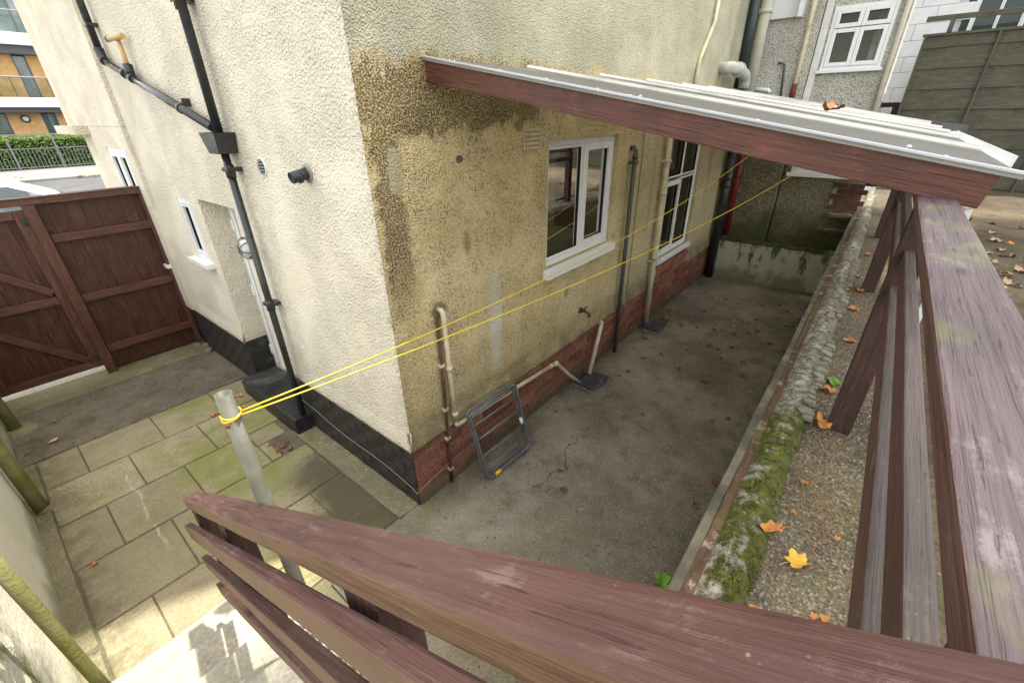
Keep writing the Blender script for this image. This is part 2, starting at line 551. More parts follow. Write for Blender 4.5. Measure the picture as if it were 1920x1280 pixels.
def wood(name, c0, c1, worn=(.42, .36, .36), wornamt=.35, knots=True, rough=.62, grain=1., scale=1.0, side=None, green=0.):
    """painted or stained timber, grain along local X"""
    t = NT(name, rough, .4)
    o = t.obj(); r = t.rand()
    off = t.n.new('ShaderNodeVectorMath'); off.operation = 'ADD'
    cb = t.n.new('ShaderNodeCombineXYZ')
    t.set(cb.inputs[0], t.mul(r, 37.)); t.set(cb.inputs[1], t.mul(r, 11.)); t.set(cb.inputs[2], t.mul(r, 23.))
    t.t.links.new(o, off.inputs[0]); t.t.links.new(cb.outputs[0], off.inputs[1])
    v = off.outputs[0]
    g1 = t.noise(t.mapv(v, (5 * scale, 85 * scale, 85 * scale)), 1., 6, .62, .4)
    g2 = t.noise(t.mapv(v, (6 * scale, 190 * scale, 190 * scale)), 1., 3, .6)
    blot = t.noise(v, 5 * scale, 5, .6)
    c = t.mix(t.ss(g1, .3, .7), c0, c1)
    c = t.mix(t.ss(g2, .55, .8, 0., .35), c, tuple(q * .6 for q in c0))
    c = t.mix(t.ss(blot, .4, .75, 0., .45), c, tuple(q * .62 for q in c0))
    wn_ = t.mul(t.ss(t.plus(t.mul(g1, .35), t.mul(t.noise(v, 11 * scale, 8, .75), .65)), .54, .63), wornamt)
    c = t.mix(wn_, c, worn)
    if knots:
        k = t.vor(t.mapv(v, (3.2 * scale, 11 * scale, 11 * scale)), 1.)
        km = t.ss(k, .13, .05)
        c = t.mix(t.mul(km, .6), c, tuple(q * .25 for q in c0))
        ring = t.mul(t.ss(k, .30, .12), t.ss(t.math('SINE', t.mul(k, 90.)), .2, .9))
        c = t.mix(t.mul(ring, .10), c, worn if wornamt > .2 else tuple(q * .4 for q in c0))
    sc1 = t.ss(t.noise(t.mapv(v, (14 * scale, 60 * scale, 60 * scale)), 1., 8, .8), .60, .66, 0., .5)
    c = t.mix(t.mul(sc1, wornamt), c, worn)
    sc2 = t.ss(t.noise(t.mapv(v, (9 * scale, 140 * scale, 140 * scale), (4, 4, 4)), 1., 6, .7), .62, .68, 0., .7)
    c = t.mix(t.mul(sc2, .6), c, tuple(q * .4 for q in c0))
    sp = t.ss(t.vor(v, 75 * scale), .12, .06)
    c = t.mix(t.mul(sp, t.ss(t.noise(v, 13, 2), .52, .62, 0., .3)), c, (.40, .34, .31))
    if green:
        gm = t.ss(t.noise(t.mapv(v, (1, 1, 1), (5, 5, 5)), 7, 5, .65), .52, .66, 0., green)
        c = t.mix(gm, c, (.13, .145, .05))
    h = t.plus(t.mul(g1, 1.), t.plus(t.mul(g2, .9), t.plus(t.mul(wn_, -.5), t.mul(sc2, -.8))))
    return t.done(c, t.bump(h, .7, .0035 * grain), t.ss(g1, .3, .7, rough - .14, rough + .15))


def glass_mat(name, tint=(.92, .96, .94), refl=1.0):
    t = NT(name)
    t.n.remove(t.b)
    tr = t.n.new('ShaderNodeBsdfTransparent'); tr.inputs[0].default_value = (*tint, 1)
    gl = t.n.new('ShaderNodeBsdfGlossy'); gl.inputs['Roughness'].default_value = .01
    fr = t.n.new('ShaderNodeFresnel'); fr.inputs[0].default_value = 1.5
    mx = t.n.new('ShaderNodeMixShader')
    t.set(mx.inputs[0], t.math('MULTIPLY', fr.outputs[0], .7 * refl, clamp=True))
    t.t.links.new(tr.outputs[0], mx.inputs[1]); t.t.links.new(gl.outputs[0], mx.inputs[2])
    t.t.links.new(mx.outputs[0], t.n['Material Output'].inputs[0])
    return t.m


MT = {}
MT['white_rc'] = mat_white_roughcast()
MT['yard_rc'] = mat_yard_render()
MT['end_rc'] = mat_end_render()
MT['brick'] = mat_brick()
MT['mortar'] = simple('grey mortar', (.33, .285, .215), .95, .1, .35, 22, .004)
MT['brick_bk'] = simple('black painted brick', (.030, .028, .026), .55, .35, .3, 16, .004, grime=(.075, .068, .06))
MT['yard'] = mat_yard_floor()
MT['slab'] = mat_slab()
MT['upvc'] = simple('white plastic frame', (.74, .755, .76), .3, .5, .02, 3)
MT['cream_pl'] = simple('cream plastic pipe', (.56, .50, .34), .42, .4, .12, 9, 0, grime=(.34, .28, .17))
MT['black_pl'] = simple('black plastic pipe', (.022, .025, .027), .3, .5, .25, 9, 0, grime=(.05, .05, .045))
MT['grey_pl'] = simple('dark grey pipe', (.075, .08, .078), .4, .4, .2, 9)
MT['glass'] = glass_mat('window glass')
MT['gasket'] = simple('black rubber gasket', (.012, .012, .012), .6, .3, .1)
MT['rail'] = wood('maroon painted timber', (.068, .031, .026), (.095, .048, .041), (.20, .145, .13), .42, rough=.46)
MT['rail_top'] = wood('greyed maroon timber', (.062, .045, .040), (.098, .076, .068), (.18, .152, .138), .45, rough=.55)
MT['rail_side_lit'] = wood('maroon timber warm light tint', (.14, .076, .042), (.20, .115, .064), (.30, .20, .13), .3, rough=.6)  # bounce light painted in: rail paint warmed and lightened for side faces
MT['plank'] = wood('greyed maroon plank', (.068, .044, .047), (.108, .077, .083), (.24, .205, .22), .55, rough=.5, green=.55, grain=1.6)
MT['post'] = wood('dark stained post', (.032, .016, .013), (.07, .03, .024), (.16, .10, .08), .2, rough=.6)
MT['rafter'] = wood('red brown stained joist', (.068, .025, .017), (.128, .048, .031), (.30, .12, .07), .2, rough=.5)
MT['gate'] = wood('red brown stained board', (.046, .017, .010), (.092, .035, .021), (.15, .08, .055), .4, rough=.48)
MT['gate_fr'] = wood('stained gate timber', (.072, .028, .018), (.125, .052, .035), (.22, .14, .11), .35, rough=.42)


# ------------------------------------------------------------------ wall with openings
def wall_panel(mb, axis, a, u0, u1, z0, z1, holes, depth, sign, reveal_mi=0, mi=0, back=True, step=None):
    """axis 'x' or 'y': plane axis=a, facing sign; holes (u0,u1,z0,z1); depth behind the face"""
    us = sorted({u0, u1, *[q for h in holes for q in h[:2]]})
    zs = sorted({z0, z1, *[q for h in holes for q in h[2:]]})
    b = a - sign * depth

    def P(u, z, w): return (w, u, z) if axis == 'x' else (u, w, z)
    for i in range(len(us) - 1):
        for j in range(len(zs) - 1):
            uc = (us[i] + us[i + 1]) / 2; zc = (zs[j] + zs[j + 1]) / 2
            if any(h[0] < uc < h[1] and h[2] < zc < h[3] for h in holes): continue
            q = [(us[i], zs[j]), (us[i + 1], zs[j]), (us[i + 1], zs[j + 1]), (us[i], zs[j + 1])]
            mb.quad(*[P(u, z, a) for u, z in q], mi=mi)
            if back: mb.quad(*[P(u, z, b) for u, z in q][::-1], mi=reveal_mi)
    rects = [(u0, u1, z0, z1)] + list(holes)
    skip_bottom = any(h[2] == z0 for h in holes)
    for (p, q, r, s) in rects:
        for (A, B) in (((p, r), (q, r)), ((q, r), (q, s)), ((q, s), (p, s)), ((p, s), (p, r))):
            if skip_bottom and A[1] == B[1] == z0: continue
            mb.quad(P(*A, a), P(*B, a), P(*B, b), P(*A, b), mi=reveal_mi)


def window(name, parent, axis, face, u0, u1, z0, z1, sign, lights, fr=.055, depth=.06, sill=None, mat=None, frame_parent=None):
    """lights: list of (u0,u1,z0,z1) fractions, True if it has its own opening sash.  Parts: frame, sash, pane, sill"""
    mat = mat or MT['upvc']

    def bx(mb, ua, ub, za, zb, d0, d1):
        w0 = face - sign * d0; w1 = face - sign * d1
        lo, hi = min(w0, w1), max(w0, w1)
        if axis == 'x': mb.rbox(lo, hi, ua, ub, za, zb, .004)
        else: mb.rbox(ua, ub, lo, hi, za, zb, .004)

    def ring(mb, ua, ub, za, zb, t, d0, d1):
        bx(mb, ua, ua + t, za, zb, d0, d1); bx(mb, ub - t, ub, za, zb, d0, d1)
        bx(mb, ua + t, ub - t, za, za + t, d0 + .0008, d1 - .0008); bx(mb, ua + t, ub - t, zb - t, zb, d0 + .0008, d1 - .0008)
    m = MB(); ring(m, u0, u1, z0, z1, fr * .8, .0, depth)
    wo_ = m.build('window', mat, parent)
    for (a0, a1, b0, b1, sash) in lights:
        ua = u0 + fr * .8 + (u1 - u0 - fr * 1.6) * a0; ub = u0 + fr * .8 + (u1 - u0 - fr * 1.6) * a1
        za = z0 + fr * .8 + (z1 - z0 - fr * 1.6) * b0; zb = z0 + fr * .8 + (z1 - z0 - fr * 1.6) * b1
        t = fr if sash else fr * .42
        m = MB(); ring(m, ua + .0015, ub - .0015, za + .0015, zb - .0015, t, -.012 if sash else .006, depth - .012)
        m.build('sash' if sash else 'mullion', mat, wo_)
        m = MB(); ring(m, ua + t - .001, ub - t + .001, za + t - .001, zb - t + .001, .007, .012, depth - .02)
        m.build('gasket', MT['gasket'], wo_)
        m = MB(); bx2 = (ua + t + .004, ub - t - .004, za + t + .004, zb - t - .004)
        w0 = face - sign * .026
        if axis == 'x': m.quad((w0, bx2[0], bx2[2]), (w0, bx2[1], bx2[2]), (w0, bx2[1], bx2[3]), (w0, bx2[0], bx2[3]))
        else: m.quad((bx2[0], w0, bx2[2]), (bx2[1], w0, bx2[2]), (bx2[1], w0, bx2[3]), (bx2[0], w0, bx2[3]))
        m.build('pane', MT['glass'], wo_)
    if sill:
        ov, dz, proj = sill
        m = MB()
        bx(m, u0 - ov, u1 + ov, z0 - dz, z0 - .001, -proj, .05)
        m.build('sill', mat, wo_)
    return wo_


# ================================================================== SETTING
T = 1.10        # terrace level

asph = mat_concrete('grey asphalt', (.075, .077, .08), (.105, .107, .11), .0, dark=.3)
MT['asphalt'] = asph[0].done(asph[2], asph[0].bump(asph[3], .5, .004))
pv = mat_concrete('pavement asphalt', (.17, .165, .16), (.23, .225, .215), .0, dark=.2)
MT['pavement'] = pv[0].done(pv[2], pv[0].bump(pv[3], .4, .004))
dirt = mat_concrete('gritty dark concrete', (.115, .095, .07), (.19, .165, .125), .45, (.10, .10, .035), dark=.6)
MT['dirt'] = dirt[0].done(dirt[2], dirt[0].bump(dirt[3], 1., .010))
mossc = mat_concrete('mossy concrete strip', (.16, .14, .085), (.25, .225, .135), .85, (.13, .14, .035), dark=.4)
MT['moss_conc'] = mossc[0].done(mossc[2], mossc[0].bump(mossc[3], .9, .007))
joint = mat_concrete('dirt filled joint', (.10, .088, .058), (.16, .14, .09), .6, (.10, .11, .035), dark=.5)
MT['joint'] = joint[0].done(joint[2], joint[0].bump(joint[3], 1., .01))
st_ = mat_concrete('pale worn concrete', (.36, .33, .265), (.47, .44, .36), .2, (.2, .19, .1), dark=.25)
MT['step'] = st_[0].done(st_[2], st_[0].bump(st_[3], .9, .008))

m = MB(); m.quad((-150, -150, -.07), (150, -150, -.07), (150, 150, -.07), (-150, 150, -.07))
tag(m.build('ground', MT['asphalt'], fix=False), kind='structure')
m = MB(); m.box(-60, 60, 12, 29, -.10, -.064)
tag(m.build('road', MT['asphalt']), kind='structure')
pvt = tag(MB().box(-60, 60, 29.15, 36, -.10, .04).build('pavement', MT['pavement']), kind='structure')
m = MB()
kerb = MB().rbox(0, .9, 0, .145, -.1, .05, .01).mesh('kerb_stone', MT['pavement'])
for i in range(24):
    link(bpy.data.objects.new('kerb_stone', kerb), pvt, Matrix.Translation((-8 + i * .905, 29.0, 0)))

tag(MB().box(-6, 9, 4.2, 11.5, -.12, -.012).build('forecourt', MT['step']), kind='structure')
# yard floor: a gently uneven concrete sheet
def sheet(name, x0, x1, y0, y1, z, mat, nx, ny, amp=.004, sc=1.5, fn=None):
    m = MB()
    for j in range(ny + 1):
        for i in range(nx + 1):
            x = x0 + (x1 - x0) * i / nx; y = y0 + (y1 - y0) * j / ny
            h = mnoise.noise(Vector((x * sc, y * sc, z * 3))) * amp
            if fn: h += fn(x, y)
            m.v.append((x, y, z + h))
    for j in range(ny):
        for i in range(nx):
            a = j * (nx + 1) + i
            m.f.append((a, a + 1, a + nx + 2, a + nx + 1)); m.sm.append(True); m.mi.append(0)
    return m.build(name, mat, fix=False)


tag(sheet('yard_floor', -1.0, 6.4, -1.78, .03, 0, MT['yard'], 150, 40, .004), kind='structure')
path = tag(sheet('path', -1.76, .02, .031, 4.19, -.007, MT['joint'], 40, 110, .004, 6), kind='structure')
# rough concrete by the gate and mossy threshold
def lumps(x, y): return .006 * mnoise.noise(Vector((x * 14, y * 14, 1))) + .003 * mnoise.noise(Vector((x * 40, y * 40, 4)))
m = sheet('path_apron', -1.72, .0, 2.775, 3.72, -.004, MT['dirt'], 90, 50, .006, 4, lumps); tag(m, kind='structure')
tag(MB().rbox(-1.72, -.002, 3.725, 4.16, -.05, .012, .012).build('path_threshold', MT['moss_conc']), kind='structure')
tag(sheet('path_edging', -.165, -.005, .02, 1.5, .008, MT['moss_conc'], 12, 60, .006, 7, lumps), kind='structure')

tag(sheet('path_channel', -1.728, -1.64, .22, 2.76, -.001, MT['moss_conc'], 10, 110, .010, 9, lumps), kind='structure')
# paving slabs
rows = [(2.755, 2.285, (-1.63, -1.38, -.88, -.40, -.02)), (2.275, 1.775, (-1.635, -1.142, -.652, -.15)),
        (1.765, 1.265, (-1.64, -1.384, -.902, -.44)), (1.255, .727, (-1.63, -1.135, -.64, -.17)),
        (.717, .30, (-1.63, -1.38, -.90, -.43, -.17)), (.29, .04, (-.98, -.55, -.17))]
for (y1, y0, xs) in rows:
    for a, b in zip(xs[:-1], xs[1:]):
        g = .0035
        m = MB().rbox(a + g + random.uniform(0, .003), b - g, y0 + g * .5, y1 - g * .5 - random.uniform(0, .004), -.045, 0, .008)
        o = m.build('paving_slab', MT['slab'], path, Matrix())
        c = Vector(((a + b) / 2, (y0 + y1) / 2, 0))
        o.data.transform(Matrix.Translation(-c))
        mw = Matrix.Translation(c + Vector((0, 0, random.uniform(-.003, .005)))) @ Matrix.Rotation(random.uniform(-.006, .006), 4, 'X') @ Matrix.Rotation(random.uniform(-.006, .006), 4, 'Z')
        o.matrix_basis = mw; W[o] = mw
# cut slab beside the gully
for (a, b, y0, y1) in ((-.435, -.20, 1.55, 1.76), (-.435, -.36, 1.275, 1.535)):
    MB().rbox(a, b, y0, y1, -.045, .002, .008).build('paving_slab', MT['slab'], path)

# terrace
tm = mat_concrete('pebbly terrace concrete', (.075, .062, .042), (.15, .125, .085), .6, (.12, .125, .04), dark=.4)
tt, tp, tc, th_ = tm
cr = tt.xyz(tt.vor(tp, 130, out='Color'))
tc = tt.mix(tt.ss(cr[0], .76, .84, 0., .5), tc, tt.mix(cr[1], (.34, .20, .10), (.42, .39, .30)))
tc = tt.mix(tt.ss(cr[2], .8, .85, 0., .7), tc, (.05, .045, .03))
MT['terrace'] = tt.done(tc, tt.bump(tt.plus(th_, tt.vor(tp, 130)), 1., .006))
def terr(x, y):
    return .006 * mnoise.noise(Vector((x * 9, y * 9, 2))) + max(0, x - 5) * .012
tag(sheet('terrace', -1.0, 12.0, -9.0, -1.84, T, MT['terrace'], 130, 75, .012, 1.2, terr), kind='structure')
tag(MB().box(-1.74, -1.001, -9, -1.62, 0, T - .004).build('terrace_landing', MT['step']), kind='structure')
lit_ = mat_concrete('leaf littered ground', (.06, .047, .03), (.13, .10, .062), .8, (.075, .08, .028), dark=.7)
MT['litter'] = lit_[0].done(lit_[2], lit_[0].bump(lit_[3], 1., .02))
tag(sheet('garden_ground', -1.0, 9.4, -9.0, -2.20, T + .018, MT['litter'], 90, 60, .02, 3, terr), kind='structure')

# ------------------------------------------------------------------ steps
steps = thing('garden_steps', 'worn pale concrete steps climbing beside the maroon stair railing', 'steps', (-1.4, -.7, 0))
for k in range(6):
    z1 = .18 * (k + 1) - .004; y1 = .20 - .29 * k
    y0 = y1 - .305 if k < 5 else -1.62
    m = MB()
    m.rbox(-1.72, -1.06, y0 + (.016 if k < 5 else .002), y1, z1 - .20 if k else -.03, z1, .014)
    o = m.build('step', MT['step'], steps)
    bm = bmesh.new(); bm.from_mesh(o.data)
    for i in range(1, 12): bmesh.ops.bisect_plane(bm, geom=bm.verts[:] + bm.edges[:] + bm.faces[:], plane_co=(-1.72 + .66 * i / 12, 0, 0), plane_no=(1, 0, 0))
    for v in bm.verts: v.co += Vector((0, mnoise.noise(v.co * 9) * .010, mnoise.noise(v.co * 11 + Vector((3, 3, 3))) * .006))
    bm.to_mesh(o.data); bm.free()
rough_t = NT('crumbling mortar', .95, .15)
p_ = rough_t.pos(); rn = rough_t.noise(p_, 24, 5, .7)
rc = rough_t.mix(rough_t.ss(rn, .46, .56), (.10, .105, .07), (.56, .54, .45))
rc = rough_t.mix(rough_t.ss(rough_t.noise(p_, 6, 4), .5, .65, 0., .6), rc, (.16, .15, .09))
MT['crumble'] = rough_t.done(rc, rough_t.bump(rn, 1., .015))
m = MB()
N = 60
for i in range(N + 1):
    y = .16 - 1.74 * i / N
    z = max(.02, (.16 - y) * .60 + .02) + mnoise.noise(Vector((y * 9, 0, 3))) * .02
    for (x, dz) in ((-1.075, -.05), (-1.065, .035), (-1.03, .065), (-.985, .05), (-.965, 0), (-.96, -.3)):
        q = Vector((x * 30, y * 30, dz * 30))
        m.v.append((x + mnoise.noise(q) * .012, y, max(-.02, z + dz + mnoise.noise(q + Vector((9, 9, 9))) * .02)))
for i in range(N):
    for j in range(5):
        a = i * 6 + j
        m.f.append((a, a + 1, a + 7, a + 6)); m.sm.append(False); m.mi.append(0)
m.build('flank_kerb', MT['crumble'], steps)
MB().prism([(.16, -.02), (-1.62, T - .03), (-1.62, -.02)], -1.055, -.955, 'x').build('flank_wall', MT['step'], steps)

# ------------------------------------------------------------------ left boundary wall with mossy posts
lw = NT('cream painted wall', .88, .2)
p_ = lw.pos(); x_, y_, z_ = lw.xyz(p_)
ln = lw.noise(p_, 4, 6, .65); lf_ = lw.noise(p_, 26, 5, .65)
c_ = lw.mix(lw.ss(ln, .3, .7), (.74, .71, .58), (.80, .77, .65))
peel = lw.mul(lw.ss(lw.plus(y_, lw.mul(lw.sub(ln, .5), .5)), .35, .10), lw.ss(lw.noise(p_, 5.5, 6, .7), .44, .5))
c_ = lw.mix(lw.mul(peel, .9), c_, lw.mix(lf_, (.13, .13, .085), (.34, .345, .31)))
c_ = lw.mix(lw.mul(lw.ss(lw.noise(p_, 3, 5, .7), .55, .66), lw.ss(y_, .5, .2)), c_, (.17, .16, .05))
gz = lw.mul(lw.ss(lw.plus(z_, lw.mul(lw.sub(ln, .5), .4)), .20, .02), .8)
gz = lw.math('MAXIMUM', gz, lw.mul(lw.ss(lw.plus(y_, lw.mul(ln, .6)), 2.2, 3.0), .6))
c_ = lw.mix(lw.mul(gz, .75), c_, lw.mix(lf_, (.12, .115, .05), (.30, .285, .17)))
MT['left_wall'] = lw.done(c_, lw.bump(lw.plus(lw.mul(lf_, 1.), lw.mul(peel, -.8)), .8, .008))
bw = thing('boundary_wall', 'cream painted garden wall stained green along its foot beside the paving', 'wall', (-1.82, 1.2, 0))
m = MB()
NY, NZ = 90, 18
for side in (0, 1):
    pass
def lwz(y): return 1.15 if y > -.3 else 1.15 + (-.3 - y) * .55
for i in range(NY + 1):
    y = -2.6 + 6.9 * i / NY
    for j in range(NZ + 1):
        z = -.05 + (lwz(y) + .05) * j / NZ
        m.v.append((-1.725 + mnoise.noise(Vector((y * 5, z * 5, 0))) * .006, y, z))
for i in range(NY):
    for j in range(NZ):
        a = i * (NZ + 1) + j
        m.f.append((a, a + NZ + 1, a + NZ + 2, a + 1)); m.sm.append(True); m.mi.append(0)
m.build('wall', MT['left_wall'], bw, fix=False)
m = MB(); m.prism([(-2.6, -.05), (4.3, -.05), (4.3, 1.15), (-.3, 1.15), (-2.6, lwz(-2.6))], -1.95, -1.735, 'x')
m.build('wall_core', MT['left_wall'], bw)
m = MB()
for a, b in ((-.3, 4.3),):
    m.rbox(-1.98, -1.70, a, b, 1.152, 1.20, .01)
m.build('coping', MT['step'], bw)
mo = NT('mossy green timber', .9, .2)
o_ = mo.obj(); mn = mo.noise(o_, 9, 5, .65)
mc = mo.mix(mo.ss(mn, .35, .65), (.235, .225, .085), (.17, .175, .05))
mc = mo.mix(mo.ss(mo.noise(mo.mapv(o_, (40, 40, 3)), 1., 4), .5, .7, 0., .6), mc, (.27, .25, .17))
MT['mossy'] = mo.done(mc, mo.bump(mo.noise(o_, 70, 4), .8, .006))
for i, (y, lab) in enumerate(((.03, 'mossy round timber post against the sunlit cream wall by the steps'), (2.06, 'mossy round timber post against the wall halfway along the paving'), (3.45, 'mossy round timber post in a concrete collar near the gate'))):
    pt = thing('fence_post', lab, 'post', (-1.65, y, 0), 'mossy posts along the boundary wall')
    px_, bz_, rs_ = (-1.602, .176, .55) if i == 0 else (-1.672, -.03, 1.)
    m = MB(); m.tube([(px_, y, bz_), (px_ - .001, y + .004, .5), (px_ + .001, y, .9), (px_, y, 1.55 if i == 0 else 1.35)], [.040 * rs_, .038 * rs_, .039 * rs_, .037 * rs_], 14)
    m.build('post', MT['mossy'], pt)
    m = MB(); r_ = .055 if i < 2 else .13
    m.lathe([(r_, -.03), (r_ * .95, .012), (r_ * .6, .03), (.03, .034)], (px_ if i == 0 else -1.655, y, .176 if i == 0 else 0), 16)
    m.build('concrete_collar', MT['moss_conc'], pt)

# ================================================================== HOUSE
house = thing('house', 'cream and ochre roughcast house with black and red brick plinth', 'house', (3, 3, 0))
H = .50
ZT = 7.6
W1 = (1.475, 2.54, 1.318, 2.245)
W2 = (3.86, 4.93, .80, 2.30)
m = MB(); wall_panel(m, 'y', 0, .003, 6.46, H, ZT, [W1, W2], .28, -1)
m.build('yard_wall', MT['yard_rc'], house)
DR = (1.745, 2.48, H, 1.83)
WW = (2.70, 3.03, 1.25, 1.81)       # small window
WF = (4.0, 4.72, 1.0, 2.17)
m = MB(); wall_panel(m, 'x', 0, .0015, 3.80, H, ZT, [DR, WW], .26, -1)
m.build('passage_wall', MT['white_rc'], house)
m = MB(); wall_panel(m, 'x', -.035, 3.80, 5.60, H, 2.36, [WF], .28, -1)
m.box(-.035, .2, 3.80, 6.25, 2.362, ZT)
m.box(-.16, .1, 5.2, 6.3, 2.28, 2.37)
m.build('front_wall', MT['white_rc'], house)
m = MB(); SW_FILL = (.45, 3.14, .66, 2.33); wall_panel(m, 'y', 5.60, .255, 7.2, 0, 2.36, [SW_FILL], .3, 1)  # unseen street window, added to let fill light into the room
m.box(.2, 7.2, 5.95, 6.25, 2.362, ZT).build('street_wall', MT['white_rc'], house)
# pitched roof over the house (above the picture)
m = MB()
e = .03
m.v += [(-e, -e, ZT + .01), (7.2, -e, ZT + .01), (7.2, 6.6, ZT + .01), (-e, 6.6, ZT + .01), (2.6, 3.1, ZT + 2.3), (7.2, 3.1, ZT + 2.3)]
for f_ in ((0, 1, 5, 4), (1, 2, 5), (2, 3, 4, 5), (3, 0, 4), (3, 2, 1, 0)):
    m.f.append(f_); m.sm.append(False); m.mi.append(0)
m.build('roof', simple('brown roof tile', (.12, .06, .04), .85, .2, .3, 4, .01), house)

# brick plinths: separate bricks standing proud of the mortar
CH = H / 6
bmesh_brick = MB().rbox(-.1065, .1065, -.005, .05, -CH / 2 + .0048, CH / 2 - .0048, .004).mesh('brick', MT['brick'])
half_brick = MB().rbox(-.051, .051, -.005, .05, -CH / 2 + .0048, CH / 2 - .0048, .004).mesh('brick', MT['brick'])
plinth = MB().box(.012, 6.46, .004, .20, -.06, H - .002).box(3.80, 5.0, .004, .2, H, .79).build('brick_plinth', MT['mortar'], house)
nb = 0
for k in range(6):
    x = .112 if k % 2 == 0 else .224
    if k % 2: link(bpy.data.objects.new('brick', half_brick), plinth, Matrix.Translation((.056, 0, CH * (k + .5))))
    while x < 6.36:
        mw = Matrix.Translation((x, random.uniform(-.003, .003), CH * (k + .5) + random.uniform(-.0015, .0015))) @ Matrix.Rotation(random.uniform(-.01, .01), 4, 'Z') @ Matrix.Rotation(random.uniform(-.006, .006), 4, 'Y')
        link(bpy.data.objects.new('brick', bmesh_brick), plinth, mw)
        x += .2245; nb += 1
# exposed bricks below the second window
for k in range(3):
    x = 3.93 if k % 2 == 0 else 4.03
    while x < 4.95:
        link(bpy.data.objects.new('brick', bmesh_brick), plinth, Matrix.Translation((x, -.004 + random.uniform(-.002, .002), H + .052 + CH * (k + .0) + .0)))
        x += .2245
bk_brick = MB().rbox(-.004, .05, -.1088, .1088, -CH / 2 + .0012, CH / 2 - .0012, .003).mesh('brick', MT['brick_bk'])
bpl = MB().box(.002, .2, .008, 1.60, -.06, H - .002).box(.002, .2, 1.60, 1.715, -.06, H - .002).box(.002, .2, 2.485, 5.6, -.06, H - .002).build('black_plinth', MT['brick_bk'], house)
for k in range(6):
    y = .112 if k % 2 == 0 else .222
    while y < 3.95:
        if not (1.60 < y < 2.60):
            link(bpy.data.objects.new('brick', bk_brick), bpl, Matrix.Translation((random.uniform(-.002, .002), y, CH * (k + .5))))
        y += .2195
bk_half = MB().rbox(-.004, .05, -.0525, .0525, -CH / 2 + .0012, CH / 2 - .0012, .003).mesh('brick', MT['brick_bk'])
for k in (1, 3, 5): link(bpy.data.objects.new('brick', bk_half), bpl, Matrix.Translation((0, .056, CH * (k + .5))))
# drip edge of the render over the plinth
m = MB()
for (pts, ax) in (([(0, .0), (0, 1.715)], 'x'), ([(0, 2.485), (0, 3.8)], 'x'), ([(0, 0), (3.8, 0)], 'y'), ([(5.0, 0), (6.46, 0)], 'y')):
    pass
def bellcast(name, ax, u0, u1, mat, n):
    m = MB()
    for i in range(n + 1):
        u = u0 + (u1 - u0) * i / n
        j = mnoise.noise(Vector((u * 7, 3 if ax == 'x' else 8, 0)))
        j2 = mnoise.noise(Vector((u * 23, 5, 1)))
        pr = [(-.003, H + .14), (.010, H + .05), (.020 + j2 * .003, H + .012), (.019 + j2 * .003, H - .012 + j * .012 + j2 * .006), (.002, H - .010 + j * .012), (-.012, H - .002)]
        for (d, z) in pr: m.v.append((-d, u, z) if ax == 'x' else (u, -d, z))
    for i in range(n):
        for k in range(5):
            a = i * 6 + k
            m.f.append((a, a + 1, a + 7, a + 6)); m.sm.append(True); m.mi.append(0)
    return m.build(name, mat, house)
bellcast('render_drip', 'x', -.018, 1.715, MT['white_rc'], 50)
bellcast('render_drip', 'x', 2.485, 3.80, MT['white_rc'], 40)
bellcast('render_drip', 'y', -.018, 2.95, MT['yard_rc'], 90)
bellcast('render_drip', 'y', 2.97, 3.80, MT['yard_rc'], 30)
bellcast('render_drip', 'y', 5.02, 6.30, MT['yard_rc'], 40)
# thin wavy grey cable low on the plinth
MT['cable'] = simple('grey cable', (.24, .235, .22), .5, .3, .1)
m = MB()
pts = [(-.012, y, .235 - .10 * (1 - min(1, y / 1.2)) + .02 * math.sin(y * 5)) for y in [1.55 - .1 * i for i in range(16)]]
pts += [(-.02, -.012, .135)] + [(x, -.021, .16 + .03 * min(1, x * 3) + .012 * math.sin(x * 3.1) + .04 * min(1, x / 2.5)) for x in [.05 + .12 * i for i in range(24)]]
m.tube(pts, .0028, 6)
m.build('wall_cable', MT['cable'], house)

window('window', house, 'y', .035, *W1, -1, [(0, .52, 0, 1, False), (.52, 1, 0, 1, True)], .055, .06, (.035, .075, .085))
# make W1 sill a touch uneven through its own dirt; second, taller window
window('window', house, 'y', .035, *W2, -1, [(0, .5, .62, 1, False), (.5, 1, .62, 1, False), (0, .5, 0, .60, True), (.5, 1, 0, .61, False)], .05, .06, (.05, .05, .075))
window('window', house, 'x', .006, *WW, -1, [(0, 1, 0, 1, True)], .045, .06, (.07, .045, .07))
window('window', house, 'x', -.026, *WF, -1, [(0, .5, 0, 1, True), (.5, 1, 0, 1, True)], .05, .06, (.03, .04, .05))
# door recess
MT['jamb'] = MT['white_rc']
m = MB()
m.box(.255, .275, 1.60, 2.6, .0, 1.9)
m.build('door_recess', simple('dark inner wall', (.2, .19, .17), .9, .2), house)
MB().box(.2015, .2545, 1.60, 1.716, 0, 1.83).box(.2015, .2545, 2.484, 2.6, 0, 1.83).build('recess_jamb', MT['brick_bk'], house)
dt = NT('white door plastic', .3, .5)
MT['door'] = dt.done((.62, .60, .55))
door = MB().rbox(.195, .25, 1.725, 2.475, .12, 1.825, .004).build('door', MT['upvc'], house)
MB().rbox(.178, .194, 1.80, 2.41, .19, 1.76, .006).build('door_leaf', MT['door'], door)
for y_ in (2.33, 2.23, 2.12, 1.98, 1.87):
    MB().rbox(.168, .177, y_ - .022, y_ + .022, .24, 1.72, .006).build('panel_moulding', MT['upvc'] if y_ != 2.12 else MT['door'], door)
for z_ in (.38, 1.0, 1.6):
    MB().rbox(.160, .1775, 2.36, 2.40, z_ - .05, z_ + .05, .004).build('hinge', MT['upvc'], door)
MB().rbox(.168, .177, 1.83, 2.05, .95, 1.68, .004).build('door_glass', simple('obscured glass', (.25, .27, .26), .12, .6, .1), door)
